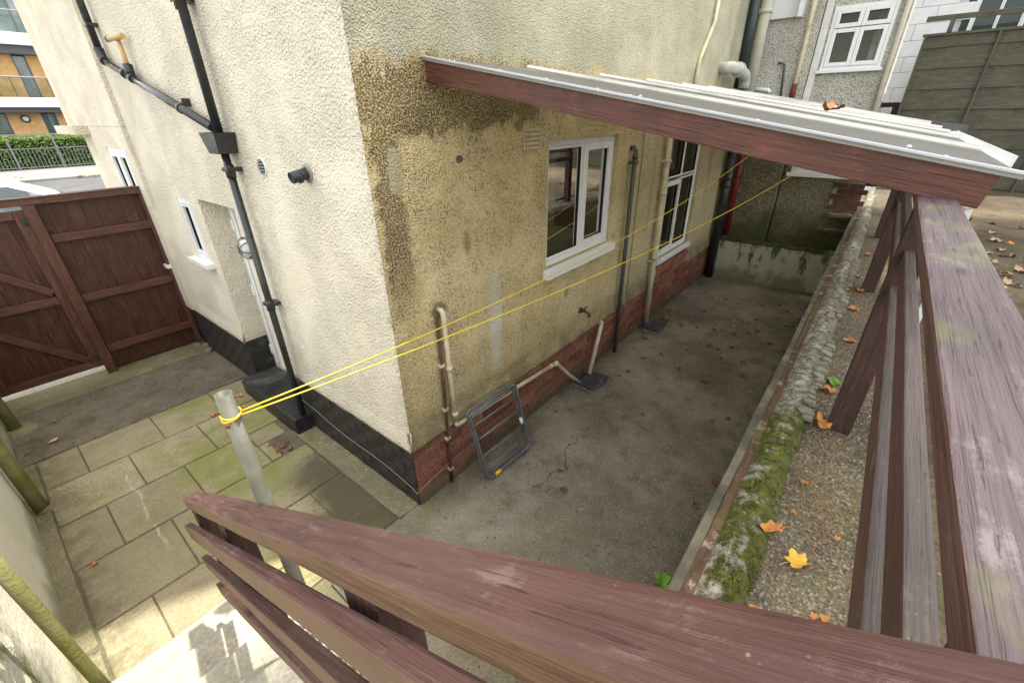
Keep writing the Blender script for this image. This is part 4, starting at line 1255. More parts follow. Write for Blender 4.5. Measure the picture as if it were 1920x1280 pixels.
# mortar fillet
fm = NT('lichen and moss on mortar', .95, .15)
p_ = fm.pos(); fx, fy, fz = fm.xyz(p_)
n1 = fm.noise(p_, 11, 6, .7); n2 = fm.noise(p_, 34, 5, .65); n3 = fm.noise(fm.mapv(p_, (1, 1, 1), (3, 3, 3)), 3., 4, .6)
fc = fm.mix(fm.ss(n2, .35, .65), (.11, .10, .07), (.33, .31, .25))
fc = fm.mix(fm.ss(n1, .54, .60, 0., .85), fc, (.48, .47, .42))
mossm = fm.plus(fm.mul(fm.ss(fx, 2.0, .1), .15), fm.mul(fm.ss(fy, -1.82, -1.90), .07))
mk = fm.ss(fm.plus(fm.mul(n1, .6), fm.plus(fm.mul(n3, .4), mossm)), .60, .66)
fc = fm.mix(mk, fc, fm.mix(fm.ss(n2, .35, .7), (.045, .052, .012), (.14, .145, .03)))
dkk = fm.mul(fm.ss(fy, -1.84, -1.89), fm.ss(n2, .4, .6))
fc = fm.mix(fm.mul(dkk, .55), fc, (.06, .06, .03))
MT['fillet'] = fm.done(fc, fm.bump(fm.plus(n2, fm.noise(p_, 90, 4)), 1., .012))
m = MB(); NX, NP = 520, 12
for i in range(NX + 1):
    x = -.98 + 9.9 * i / NX
    wv_ = mnoise.noise(Vector((x * 3, 0, 0))) * .012
    for j in range(NP + 1):
        u = j / NP
        y = -1.768 - .15 * u - wv_ * u
        z = T - .012 + .050 * math.sin(math.pi * min(1, u * .95 + .02)) ** .7
        q = Vector((x * 22, y * 22, 0))
        rib = (mnoise.noise(Vector((x * 34, y * 9, 2))) * .010 + mnoise.noise(q) * .010) * min(1, 3 * u)
        if u > .72: rib += max(0, mnoise.noise(Vector((x * 15, 4, 4)))) * .03
        m.v.append((x, y, z + rib - (.03 if j == NP else 0)))
for i in range(NX):
    for j in range(NP):
        a = i * (NP + 1) + j
        m.f.append((a, a + NP + 1, a + NP + 2, a + 1)); m.sm.append(True); m.mi.append(0)
m.build('mortar_fillet', MT['fillet'], rt, fix=False)
lump_m = simple('pale mortar lump', (.24, .22, .175), .95, .15, .3, 20, .006, grime=(.16, .16, .08))
bml = bmesh.new(); bmesh.ops.create_cube(bml, size=1); bmesh.ops.bevel(bml, geom=bml.edges[:], offset=.18, segments=1, affect='EDGES')
for v in bml.verts: v.co += Vector([mnoise.noise(v.co * 3 + Vector((k * 9, 0, 0))) * .22 for k in range(3)])
lump_me = bpy.data.meshes.new('mortar_lump'); bml.to_mesh(lump_me); bml.free(); lump_me.materials.append(lump_m)
for i in range(60):
    x = .75 + i * .055 + random.uniform(-.03, .03)
    if mnoise.noise(Vector((x * 2.2, 3, 1))) < -.12: continue
    s_ = random.uniform(.45, 1.15)
    mw = Matrix.Translation((x, -1.895 - random.uniform(0, .018), T + .026)) @ Matrix.Rotation(random.uniform(-.5, .3), 4, 'Z') @ Matrix.Rotation(random.uniform(-.3, .3), 4, 'X') @ Matrix.Diagonal((.042 * s_, .062 * s_, .035 * s_, 1))
    link(bpy.data.objects.new('mortar_lump', lump_me), rt, mw)
# moss tufts: short blades
mg = NT('green moss', .9, .2)
mr_ = mg.noise(mg.pos(), 14, 4)
MT['moss'] = mg.done(mg.mix(mg.ss(mr_, .3, .7), (.045, .06, .010), (.15, .17, .03)))
m = MB()
for i in range(5200):
    x = -.95 + abs(random.gauss(0, .8)) * 1.3
    u = random.random()
    if mnoise.noise(Vector((x * 9, u * 3, 7))) < .12 - .1 * max(0, .6 - x): continue
    y = -1.79 - .125 * u
    z = T - .012 + .046 * math.sin(math.pi * min(1, ((-1.768 - y) / .15) * .95 + .02)) ** .7
    a = random.uniform(0, 6.28); h = random.uniform(.006, .018); w_ = random.uniform(.002, .004)
    d = Vector((math.cos(a), math.sin(a), 0)); e_ = Vector((-d.y, d.x, 0))
    b0 = Vector((x, y, z))
    m.add([b0 - e_ * w_, b0 + e_ * w_, b0 + d * h * .7 + Vector((0, 0, h))], [(0, 1, 2)])
o = m.build('moss', MT['moss'], rt, fix=False); tag(o, kind='stuff')

# ------------------------------------------------------------------ low wall at the far end of the yard
um = NT('stained white render', .92, .2)
p_ = um.pos(); ux, uy, uz = um.xyz(p_)
u1 = um.noise(p_, 3.5, 6, .7); u2 = um.noise(um.mapv(p_, (1, 1, .4)), 7, 6, .7)
uc = um.mix(um.ss(u1, .3, .7), (.42, .43, .33), (.55, .56, .46))
uc = um.mix(um.ss(um.plus(u2, um.mul(uz, .22)), .60, .72, 0., .9), uc, (.06, .07, .03))
uc = um.mix(um.ss(um.plus(u1, um.mul(um.ss(uz, .35, .0), .25)), .55, .75, 0., .7), uc, (.14, .16, .06))
MT['upstand'] = um.done(uc, um.bump(u2, .6, .008))
lo = thing('low_wall', 'low green-stained white wall closing the far end of the yard', 'wall', (6.3, -.85, 0))
o = MB().rbox(6.18, 6.42, -1.712, -.004, -.03, .585, .012).build('wall', MT['upstand'], lo)
mt_ = MB()
for i in range(40):
    pass
sheet_pts = MB()
NXX, NYY = 8, 60
for j in range(NYY + 1):
    for i in range(NXX + 1):
        x = 6.172 + .27 * i / NXX; y = -1.71 + 1.70 * j / NYY
        z = .584 + .03 * math.sin(math.pi * i / NXX) + .018 * mnoise.noise(Vector((x * 16, y * 16, 1)))
        sheet_pts.v.append((x, y, z))
for j in range(NYY):
    for i in range(NXX):
        a = j * (NXX + 1) + i
        sheet_pts.f.append((a, a + 1, a + NXX + 2, a + NXX + 1)); sheet_pts.sm.append(True); sheet_pts.mi.append(0)
dmoss = simple('dark moss', (.05, .055, .02), .95, .1, .5, 18, .012, grime=(.16, .16, .08))
sheet_pts.build('mossy_top', dmoss, lo, fix=False)

# ------------------------------------------------------------------ end wing with bay window (neighbouring part of the terrace row)
nw = thing('rear_wing', 'mossy pebbledash rear wing with white-framed bay window at the yard end', 'house', (7.2, -1, 0))
EW = 6.47
m = MB(); wall_panel(m, 'x', EW, -.70, .0, .0, ZT, [], .4, -1); m.build('end_wall', MT['end_rc'], nw)
BX = 6.62
LB = (-1.50, -.80, 1.60, 2.2)
UB = (-1.46, -.815, 2.865, 3.55)
m = MB(); wall_panel(m, 'x', BX, -1.72, -.72, 0, 2.42, [LB], .25, -1); wall_panel(m, 'x', BX, -1.58, -.72, 2.42, ZT, [UB], .25, -1)
m.build('bay_wall', MT['end_rc'], nw)
MB().rbox(BX - .05, BX - .004, -.79, -.71, 2.3, ZT, .006).build('corner_board', simple('white painted board', (.66, .66, .62), .7, .3, .1, 8, grime=(.4, .38, .32)), nw)
window('window', nw, 'x', BX - .02, *LB, -1, [(0, .5, 0, 1, True), (.5, 1, 0, 1, True)], .05, .06, (.04, .05, .05))
window('window', nw, 'x', BX - .02, *UB, -1, [(0, .5, .68, 1, True), (.5, 1, .68, 1, True), (0, .5, 0, .67, True), (.5, 1, 0, .67, True)], .045, .06, (.03, .035, .05))
m = MB(); m.box(BX + .26, BX + 1.3, -1.56, -.74, 2.6, 4.0); m.f = [f[::-1] for f in m.f]; m.f.pop(0); m.sm.pop(); m.mi.pop()
m.build('room_interior', MT['room'], nw, fix=False)
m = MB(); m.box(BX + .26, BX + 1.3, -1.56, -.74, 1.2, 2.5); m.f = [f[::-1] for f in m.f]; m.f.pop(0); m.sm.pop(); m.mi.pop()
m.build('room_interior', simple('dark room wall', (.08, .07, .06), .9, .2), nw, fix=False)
cu = MB()
for i in range(13):
    y = -1.44 + .16 * i / 12; x = BX + .29 + .02 * math.sin(i * 2.2)
    cu.v += [(x, y, 2.7), (x, y + .02, 3.5)]
for i in range(12): cu.f.append((2 * i, 2 * i + 2, 2 * i + 3, 2 * i + 1)); cu.sm.append(True); cu.mi.append(0)
cu.build('curtain', simple('pale curtain', (.6, .58, .53), .9, .2), nw)
# bricks showing beside the bay, and broken render ledges
pb = MB().box(BX - .012, BX + .0, -1.715, -1.38, 1.12, 1.5).build('brick_patch', MT['mortar'], nw)
bmx = MB().rbox(-.02, .02, -.083, .083, -.032, .032, .004).mesh('brick', mat_brick('sooty brick', (.06, .03, .022), (.12, .055, .038), False))
for k in range(5):
    for j in range(2):
        link(bpy.data.objects.new('brick', bmx), pb, Matrix.Translation((BX - .02, -1.47 - .175 * j - (.05 if k % 2 else 0), 1.165 + .075 * k)))
for k, (z_, w_) in enumerate(((1.10, .30), (.90, .38))):
    MB().rbox(BX - .16 - .04 * k, BX - .001, -1.70, -1.70 + w_, z_ - .055, z_, .014).build('render_ledge', MT['end_rc'], nw)
# pipes on the wing above the lean-to
bracketed_pipe('downpipe', 'dark green rainwater pipe rising above the lean-to roof', 'downpipe', [(5.80, -.06, 2.62), (5.78, -.06, 3.4), (5.75, -.06, 5.2)], .06, simple('dark green pipe', (.02, .035, .035), .35, .5), [], n=14)
bracketed_pipe('soil_pipe', 'fat cream soil pipe beside the dark green pipe', 'pipe', [(6.30, -.075, 2.62), (6.28, -.075, 3.6), (6.26, -.075, 5.2)], .07, simple('pale cream paint', (.56, .55, .44), .6, .3, .1, 8), [], collars=[((6.28, -.075, 3.55), (0, 0, 1))], n=14)
bracketed_pipe('waste_pipe', 'pale grey elbow pipe lying over the top of the lean-to roof', 'pipe', [(5.05, .01, 2.86), (5.05, -.12, 2.86), (5.15, -.17, 2.85), (5.52, -.17, 2.80), (5.58, -.17, 2.74), (5.58, -.17, 2.66)], .065, simple('grey green plastic', (.42, .44, .38), .5, .4), [], collars=[((5.2, -.17, 2.845), (1, 0, -.1))], n=14)
bracketed_pipe('waste_pipe', 'thin cream pipe slanting up the ochre wall above the lean-to', 'pipe', [(4.2, -.02, 2.62), (4.22, -.02, 2.9), (4.5, -.02, 3.25), (4.55, -.02, 4.2)], .022, CP, [], n=10)
bracketed_pipe('soil_pipe', 'cream pipe with rusty foot on the pebbledash end wall', 'pipe', [(EW - .05, -.60, 2.5), (EW - .05, -.60, 3.0), (EW - .05, -.58, 5.2)], .03, CP, [], n=10)
MB().tube([(EW - .05, -.602, 2.55), (EW - .05, -.602, 2.72)], .034, 10).build('rusty_joint', rust, nw)
bracketed_pipe('waste_pipe', 'small white elbow pipe on the end wall over the roof', 'pipe', [(EW + .01, -.12, 2.66), (EW - .08, -.13, 2.67), (EW - .10, -.30, 2.655), (EW - .10, -.33, 2.62)], .03, MT['upvc'], [], n=10)
bracketed_pipe('vent_pipe', 'thin bent grey pipe standing on the end wall above the roof', 'pipe', [(EW - .03, -.47, 2.50), (EW - .03, -.42, 2.95), (EW - .03, -.36, 2.98), (EW - .001, -.33, 2.97)], .012, MT['grey_pl'], [], n=8)
bracketed_pipe('downpipe', 'cream drainpipe beside the right edge of the bay window', 'downpipe', [(BX - .05, -1.545, 2.2), (BX - .05, -1.54, 3.5), (BX - .05, -1.53, 5.0)], .03, simple('cream pipe paint', (.58, .55, .45), .5, .4, .1, 9), [], n=10)
os_ = MB(); os_.rbox(EW - .22, EW - .18, -.36, -.06, 3.47, 4.2, .006)
op = thing('casement_window', 'white opened window sash on the pebbledash end wall', 'window', (EW - .1, -.3, 3.5))
fr_ = MB(); fr_.rbox(EW - .06, EW - .002, -.50, -.10, 3.47, 4.3, .006); fr_.build('frame', MT['upvc'], op)
MB().rbox(EW - .20, EW - .063, -.50, -.455, 3.45, 4.3, .006).build('sash', MT['upvc'], op)

# ------------------------------------------------------------------ white block building
wb = thing('block_building', 'white painted blockwork building behind the weathered fence', 'building', (11.2, -3, 1))
WX = 10.6
MB().box(WX - .012, WX + 1.0, -7.0, -.62, 1.0, 2.50).build('base_wall', simple('black bitumen', (.03, .028, .035), .7, .3, .3), wb)
wcore = MB().box(WX + .012, WX + 1.0, -7.0, -.62, 2.502, 7.0).build('wall', simple('white joint', (.55, .57, .60), .8, .2), wb)
wblk = MB().rbox(-.02, .03, -.237, .237, -.119, .119, .006).mesh('block', simple('white painted block', (.74, .76, .79), .55, .35, .06, 6))
GW = (-2.95, -2.28, 3.2, 5.0)
for k in range(17):
    y = -.86 - (.24 if k % 2 else 0)
    z = 2.625 + .243 * k
    if z > 5.8: break
    if k % 2:
        pass
    while y > -6.6:
        if not (GW[0] - .2 < y < GW[1] + .2 and GW[2] - .1 < z < GW[3] + .1):
            link(bpy.data.objects.new('block', wblk), wcore, Matrix.Translation((WX, y, z)))
        y -= .479
window('window', wb, 'x', WX - .03, *GW, -1, [(0, .5, 0, 1, False), (.5, 1, 0, 1, False)], .05, .05, None)
MB().box(WX + .002, WX + .011, GW[0] - .1, GW[1] + .1, GW[2] - .05, GW[3] + .05).build('dark_room', simple('dark green interior', (.03, .05, .05), .5, .3), wb)

# ------------------------------------------------------------------ weathered garden fence
wf = wood('grey green weathered board', (.075, .073, .056), (.135, .132, .102), (.20, .195, .155), .4, True, .9, 2.5, green=.45)
gf = thing('garden_fence', 'grey weathered lap-panel fence with posts and open top rail', 'fence', (9.7, -4, T))
FX = 9.7
FZ0, FZ1 = 1.20, 3.43
ys = [-1.78, -2.66, -3.60, -4.55, -5.5]
for pi, (ya, yb) in enumerate(zip(ys[:-1], ys[1:])):
    nb_ = 15
    bh = (FZ1 - FZ0) / nb_
    for k in range(nb_):
        z = FZ0 + bh * (k + .5)
        beam('board', (FX + .022 * (k % 2), ya - .01, z), (FX + .022 * (k % 2), yb + .01, z + random.uniform(-.012, .012)), .014, bh * 1.12, wf, gf, 0, seg=6, warp=.010, seed=k + pi * 20)
for y in ys:
    beam('batten', (FX - .03, y, FZ0 - .1), (FX - .03, y, FZ1 + .0), .03, .055, wf, gf, .004, (1, 0, 0), seg=3)
beam('cap_rail', (FX - .015, -1.74, FZ1 + .02), (FX - .015, -5.5, FZ1 + .02), .07, .035, wf, gf, .004, seg=8)
beam('top_rail', (FX - .01, -1.72, 3.67), (FX - .01, -5.5, 3.67), .05, .07, wf, gf, .004, seg=8)
for y in (-2.05, -3.9):
    beam('rail_stub', (FX - .01, y, FZ1 + .04), (FX - .01, y, 3.634), .06, .12, wf, gf, .004, (1, 0, 0), seg=2)

# ================================================================== gate and side panel
GY = 4.06
sp_ = thing('timber_fence', 'red-brown stained fence panel between the gate post and the cream house', 'fence', (-.45, GY, 0))
nbd = 8
for i in range(nbd):
    a = -.83 + .82 * i / nbd; b = -.83 + .82 * (i + 1) / nbd
    beam('board', ((a + b) / 2, GY + .018 + .009 * (i % 2), .035), ((a + b) / 2, GY + .018 + .009 * (i % 2), 1.77), .016, (b - a) + .008 * (1 if i % 2 else -.3), MT['gate'], sp_, .002, (1, 0, 0), seg=3, warp=.002, seed=i)
for z_ in (1.44, .84, .27):
    beam('rail', (-.82, GY - .02, z_), (-.04, GY - .02, z_), .045, .075, MT['gate_fr'], sp_, .004, seg=6)
beam('top_rail', (-1.75, GY - .02, 1.775), (-.0, GY - .02, 1.775), .075, .045, MT['gate_fr'], sp_, .004, seg=6)
beam('capping', (-1.75, GY - .0, 1.808), (-.0, GY - .0, 1.808), .11, .02, MT['gate'], sp_, .003, seg=6)
beam('post', (-.035, GY - .03, .0), (-.035, GY - .03, 1.75), .05, .05, MT['gate_fr'], sp_, .004, (1, 0, 0), seg=4)
beam('post', (-.875, GY - .03, .0), (-.875, GY - .03, 1.75), .075, .085, MT['gate_fr'], sp_, .004, (1, 0, 0), seg=4)
beam('kick_board', (-.84, GY + .035, .10), (-.0, GY + .035, .10), .014, .2, MT['gate'], sp_, .002, seg=4)
gt = thing('garden_gate', 'ledged and braced red-brown wooden gate with a lit gap beneath', 'gate', (-1.3, GY, .1))
GX0, GX1 = -1.690, -.9135
for i in range(6):
    a = GX0 + (GX1 - GX0) * i / 6; b = GX0 + (GX1 - GX0) * (i + 1) / 6
    beam('board', ((a + b) / 2, GY + .018 + .009 * (i % 2), .115), ((a + b) / 2, GY + .018 + .009 * (i % 2), 1.70), .016, (b - a) + .008 * (1 if i % 2 else -.3), MT['gate'], gt, .002, (1, 0, 0), seg=3, warp=.002, seed=40 + i)
beam('stile', (GX1 - .04, GY - .015, .11), (GX1 - .04, GY - .015, 1.72), .04, .075, MT['gate_fr'], gt, .004, (1, 0, 0), seg=4)
beam('stile', (GX0 + .04, GY - .015, .11), (GX0 + .04, GY - .015, 1.72), .04, .075, MT['gate_fr'], gt, .004, (1, 0, 0), seg=4)
for z_ in (1.68, .875, .15):
    beam('ledge', (GX0 + .08, GY - .015, z_), (GX1 - .08, GY - .015, z_), .038, .075, MT['gate_fr'], gt, .004, seg=5)
for (za, zb) in ((1.50, .95), (.80, .20)):
    beam('brace', (GX0 + .09, GY - .013, za), (GX1 - .085, GY - .013, zb), .034, .07, MT['gate_fr'], gt, .004, seg=5)
for z_ in (1.62, .22):
    MB().rbox(GX1 - .05, GX1 + .03, GY - .045, GY - .036, z_ - .03, z_ + .03, .002).build('hinge', MT['black_pl'], gt)
beam('post', (-1.715, GY - .0, .0), (-1.715, GY - .0, 1.75), .05, .05, MT['gate_fr'], sp_, .004, (1, 0, 0), seg=4)
for z_ in (.9, 1.3):
    MB().rbox(-.03, -.004, GY - .075, GY - .05, z_ - .03, z_ + .03, .004).build('metal_bracket', MT['cable'], sp_)

# ================================================================== street: car, hedge, railing, apartments
car = thing('parked_car', 'white parked car beyond the gate', 'car', (-1.9, 9.0, -.07))
cpaint = NT('white car paint', .25, .5); cpm = cpaint.done((.80, .81, .82), Coat_Weight=.6)
cw = NT('car window', .06, .6); cwm = cw.done((.06, .075, .085))
def carsec(u):
    return u
m = MB()
# cross sections along x (length): (x, half width bottom, half width top, z belt, z roof)
secs = [(-2.1, .70, .62, .62, .66), (-1.95, .82, .74, .74, .80), (-1.15, .86, .78, .88, .94), (-.95, .87, .74, .93, 1.08), (-.35, .88, .60, .95, 1.46), (.4, .88, .60, .96, 1.50), (1.1, .88, .60, .97, 1.45), (1.6, .87, .64, .98, 1.22), (1.98, .84, .72, .94, 1.02), (2.08, .74, .66, .70, .74)]
for (x, wb_, wt, zb, zr) in secs:
    ring = [(-wb_ * .93, .22), (-wb_, .45), (-wb_, zb * .85), (-wb_ * .97, zb), (-wt, zr - .06), (-wt * .75, zr), (0, zr + .015), (wt * .75, zr), (wt, zr - .06), (wb_ * .97, zb), (wb_, zb * .85), (wb_, .45), (wb_ * .93, .22)]
    for (y, z) in ring: m.v.append((x, y, z))
K = 13
glassf = []
for i in range(len(secs) - 1):
    for j in range(K - 1):
        a = i * K + j
        f_ = (a, a + 1, a + K + 1, a + K)
        side = j in (3, 8)
        if (side and 3 <= i <= 7) or (j in (4, 5, 6, 7) and i in (3, 7)): glassf.append(f_)
        else:
            m.f.append(f_); m.sm.append(True); m.mi.append(0)
m.f.append(tuple(range(K))); m.sm.append(False); m.mi.append(0)
m.f.append(tuple(range((len(secs) - 1) * K, len(secs) * K))[::-1]); m.sm.append(False); m.mi.append(0)
CMW = Matrix.Translation((-1.95, 9.0, -.012)) @ Matrix.Scale(1.13, 4)
vsave = list(m.v)
cb_ = m.build('body', cpm, car, CMW)
mg_ = MB(); mg_.v = vsave
for f_ in glassf: mg_.f.append(f_); mg_.sm.append(True); mg_.mi.append(0)
mg_.build('window', cwm, car, CMW)
for (x, s_) in ((-1.3, -1), (-1.3, 1), (1.3, -1), (1.3, 1)):
    Mw = Matrix.Rotation(R(90), 4, 'X')
    w_ = MB().lathe([(.18, -.09), (.30, -.10), (.31, 0), (.30, .10), (.18, .09)], (x, s_ * .80, .31), 20, Mw).build('wheel', MT['gasket'], car, CMW)
    MB().lathe([(.001, s_ * -.07), (.17, s_ * -.085), (.19, s_ * -.06)], (x, s_ * .80, .31), 16, Mw).build('rim', MT['cable'], w_, CMW)
MB().rbox(-2.11, -2.06, -.62, -.40, .58, .70, .01).build('headlight', MT['cable'], car, CMW)
MB().rbox(-2.11, -2.06, .40, .62, .58, .70, .01).build('headlight', MT['cable'], car, CMW)
MB().tube([(1.0, 0, 1.45), (1.1, 0, 1.62)], .006, 6).build('aerial', MT['gasket'], car, CMW)

HY = 35.6
hm = NT('hedge leaf', .75, .3)
hr_ = hm.noise(hm.pos(), 3.5, 4)
MT['hedge'] = hm.done(hm.mix(hm.ss(hr_, .3, .7), (.045, .085, .015), (.13, .20, .035)), None, None)
hg = thing('hedge', 'clipped green hedge behind the grey metal railings', 'hedge', (2, 36.4, 0))
MB().box(-14, 16, 36.1, 37.0, .05, 1.55).build('hedge_core', simple('dark hedge inside', (.015, .025, .008), .95, .1), hg)
m = MB()
for i in range(15000):
    x = random.uniform(-5, 7)
    if random.random() < .6: y = 36.05 + random.uniform(-.06, .06); z = random.uniform(.1, 1.66)
    else: y = random.uniform(36.05, 37.0); z = 1.62 + random.uniform(-.10, .10)
    q = Vector((x, y, z)) + Vector((random.gauss(0, .03), random.gauss(0, .04), random.gauss(0, .03) + .07 * mnoise.noise(Vector((x * 2, y, 0)))))
    s_ = random.uniform(.03, .07)
    d1 = Vector([random.gauss(0, 1) for _ in range(3)]).normalized(); d2 = d1.orthogonal().normalized()
    m.add([q - d1 * s_, q - d2 * s_ * .6, q + d1 * s_, q + d2 * s_ * .6], [(0, 1, 2, 3)])
tag(m.build('hedge_leaves', MT['hedge'], hg, fix=False), kind='stuff')
rl = thing('metal_railings', 'grey metal picket railings along the far pavement', 'railing', (1, HY, 0))
steel = simple('grey painted steel', (.14, .155, .17), .45, .5, .1)
pk = MB().box(-.012, .012, -.012, .012, 0, 1.05).mesh('picket', steel)
for i in range(62):
    link(bpy.data.objects.new('picket', pk), rl, Matrix.Translation((-4.2 + .16 * i, HY, .10)))
for x in (-4.0, -2.15, -.3, 1.55, 3.4, 5.25):
    MB().rbox(x - .04, x + .04, HY - .04, HY + .04, .03, 1.62, .005).build('post', steel, rl)
MB().box(-4.3, 5.8, HY - .02, HY + .02, 1.10, 1.145).build('rail', steel, rl)
MB().box(-4.3, 5.8, HY - .02, HY + .02, .16, .20).build('rail', steel, rl)

AY = 40.0
apt = thing('apartment_building', 'modern apartment block with orange brick panels and glass balconies', 'building', (2, 42, 0))
AX0, AX1 = -8, 12
FL = lambda py: at(40, py, y=AY).z
z1a, z1b, z1c = FL(212), FL(202), FL(184)
z2a, z2b, z2c = FL(104), FL(88), FL(66)
obr = simple('orange brick', (.60, .37, .16), .85, .2, .15, 3)
gls = NT('reflective apartment glass', .03, .8)
glm = gls.noise(gls.pos(), .8, 4)
MT['aptglass'] = gls.done(gls.mix(gls.ss(glm, .35, .65), (.05, .10, .09), (.16, .20, .21)))
dkf = simple('charcoal fascia', (.075, .085, .10), .4, .5, .1, 3)
wht = simple('white balcony slab', (.76, .74, .73), .6, .3, .05, 3)
zs_ = [(0.0, z1a), (z1c, z2a), (z2c, z2c + 2.7)]
MB().box(AX0, AX1, AY + .3, AY + 8, 0, z2c + 2.7).build('wall', dkf, apt)
pan = {0: [(-5.6, -3.4), at(16, 235, y=AY).x and (at(18, 230, y=AY).x, at(84, 232, y=AY).x), (4.6, 6.4)],
       1: [(-6.0, -3.0), (-1.9, at(26, 120, y=AY).x), (4.4, 6.0)],
       2: [(-6.0, -3.6), (-2.2, .6), (6.0, 8.0)]}
for k, (za, zb) in enumerate(zs_):
    prev = AX0
    for (xa, xb) in pan[k] + [(AX1, AX1)]:
        if xa - prev > .3:
            w = MB().box(prev + .05, xa - .05, AY + .10, AY + .16, za + .06, zb - .06).build('window', MT['aptglass'], apt)
            nfr = max(1, int((xa - prev) / 1.3))
            for i in range(nfr + 1):
                xx = prev + .03 + (xa - prev - .06) * i / nfr
                MB().box(xx - .035, xx + .035, AY + .05, AY + .20, za + .002, zb - .002).build('frame', dkf, w)
        if xb > xa:
            MB().box(xa, xb, AY + .02, AY + .25, za, zb).build('brick_panel', obr, apt)
        prev = xb
for (a, b, c) in ((z1a, z1b, z1c), (z2a, z2b, z2c)):
    MB().rbox(AX0, AX1, AY - .7, AY + .28, a + .002, b - .002, .01).build('fascia', dkf, apt)
    MB().rbox(AX0, AX1, AY - 1.0, AY + .28, b, c, .01).build('balcony_slab', wht, apt)
    bz = c + (1.05 if c < 4.2 else 1.05)
    g_ = MB(); g_.quad((AX0, AY - .95, c + .05), (AX1, AY - .95, c + .05), (AX1, AY - .95, bz), (AX0, AY - .95, bz))
    bo = g_.build('balustrade', glass_mat('balcony glass', (.72, .80, .78), 1.6), apt)
    MB().tube([(AX0, AY - .95, bz), (AX1, AY - .95, bz)], .035, 8).build('handrail', MT['cable'], bo)
    for i in range(13): MB().box(AX0 + i * 1.6 - .02, AX0 + i * 1.6 + .02, AY - .93, AY - .89, c + .001, bz - .036).build('baluster', steel, bo)
rail_z = FL(252)
g_ = MB().box(AX0, AX1, AY - 2.02, AY - 1.98, rail_z - .04, rail_z + .04).build('terrace_rail', MT['cable'], apt)
MB().quad((AX0, AY - 2.0, .9), (AX1, AY - 2.0, .9), (AX1, AY - 2.0, rail_z - .05), (AX0, AY - 2.0, rail_z - .05)).build('terrace_glass', glass_mat('terrace glass', (.75, .82, .80), 1.2), apt)
lpos = at(48, 223, y=AY)
MB().lathe([(.22, 0), (.22, .08), (.15, .1)], (lpos.x, AY + .018, lpos.z), 18, Matrix.Rotation(R(90), 4, 'X')).build('wall_lamp', dkf, apt)
MB().lathe([(.13, .1), (.10, .12), (.001, .13)], (lpos.x, AY + .018, lpos.z), 18, Matrix.Rotation(R(90), 4, 'X')).build('lamp_glass', wht, apt)
for x, c_ in ((.8, (.06, .12, .25)), (1.3, (.4, .4, .38)), (2.1, (.06, .12, .25))):
    ch = thing('balcony_chair', 'blue and grey chair on the first-floor balcony', 'chair', (x + .2, AY - .3, z1c), 'chairs on the apartment balcony')
    cm = simple('chair fabric', c_, .8, .2)
    MB().rbox(x, x + .42, AY - .5, AY - .08, z1c + .40, z1c + .46, .01).build('seat', cm, ch)
    MB().rbox(x, x + .42, AY - .08, AY - .02, z1c + .46, z1c + .95, .01).build('backrest', cm, ch)
    for sx in (.02, .38):
        for sy in (-.47, -.05): MB().box(x + sx, x + sx + .03, AY + sy - .015, AY + sy + .015, z1c + .001, z1c + .4).build('leg', steel, ch)

# ================================================================== small litter
def leaf_mesh(name, lobes, mat, curl, seed, wid=.42):
    rnd = random.Random(seed)
    m = MB()
    n = 26
    pts = []
    for i in range(n):
        a = 2 * math.pi * i / n
        r = .5 * (1 - .30 * (1 - math.cos(a)) * 0)
        lob = .74 + .26 * abs(math.cos(a * lobes / 2)) ** .8
        lob *= rnd.uniform(.78, 1.1)
        pts.append(Vector((math.cos(a) * .5 * lob, math.sin(a) * wid * lob, 0)))
    m.v.append((0, 0, 0))
    mid = [p * .55 for p in pts]
    for p in mid + pts: m.v.append(tuple(p))
    def zf(x, y): return abs(y) * .35 * curl + curl * (y * y * 2.0 + x * x * 1.1) + .10 * curl * math.sin(x * 9 + seed) + .06 * math.sin(y * 14 + seed)
    m.v = [(x, y, zf(x, y)) for (x, y, z) in m.v]
    for i in range(n):
        j = (i + 1) % n
        m.f.append((0, 1 + i, 1 + j)); m.f.append((1 + i, 1 + n + i, 1 + n + j, 1 + j))
        m.sm += [True, True]; m.mi += [0, 0]
    n0 = len(m.v)
    st = [(-.42, 0), (-.62, .02), (-.80, .0)]
    for (x, y) in st: m.v += [(x, y - .012, zf(max(x, -.5), 0) * .8 + .005), (x, y + .012, zf(max(x, -.5), 0) * .8 + .005)]
    for k in range(2): m.f.append((n0 + 2 * k, n0 + 2 * k + 1, n0 + 2 * k + 3, n0 + 2 * k + 2)); m.sm.append(True); m.mi.append(0)
    mn = min(v[2] for v in m.v)
    m.v = [(x, y, z - mn + .004) for x, y, z in m.v]
    return m.mesh(name, mat, fix=False)


def leafmat(name, a, b):
    t = NT(name, .6, .3)
    o = t.obj(); r = t.rand()
    c = t.mix(t.ss(t.noise(o, 5, 4), .35, .65), a, b)
    c = t.mix(t.mul(r, .5), c, tuple(q * .55 for q in a))
    return t.done(c)


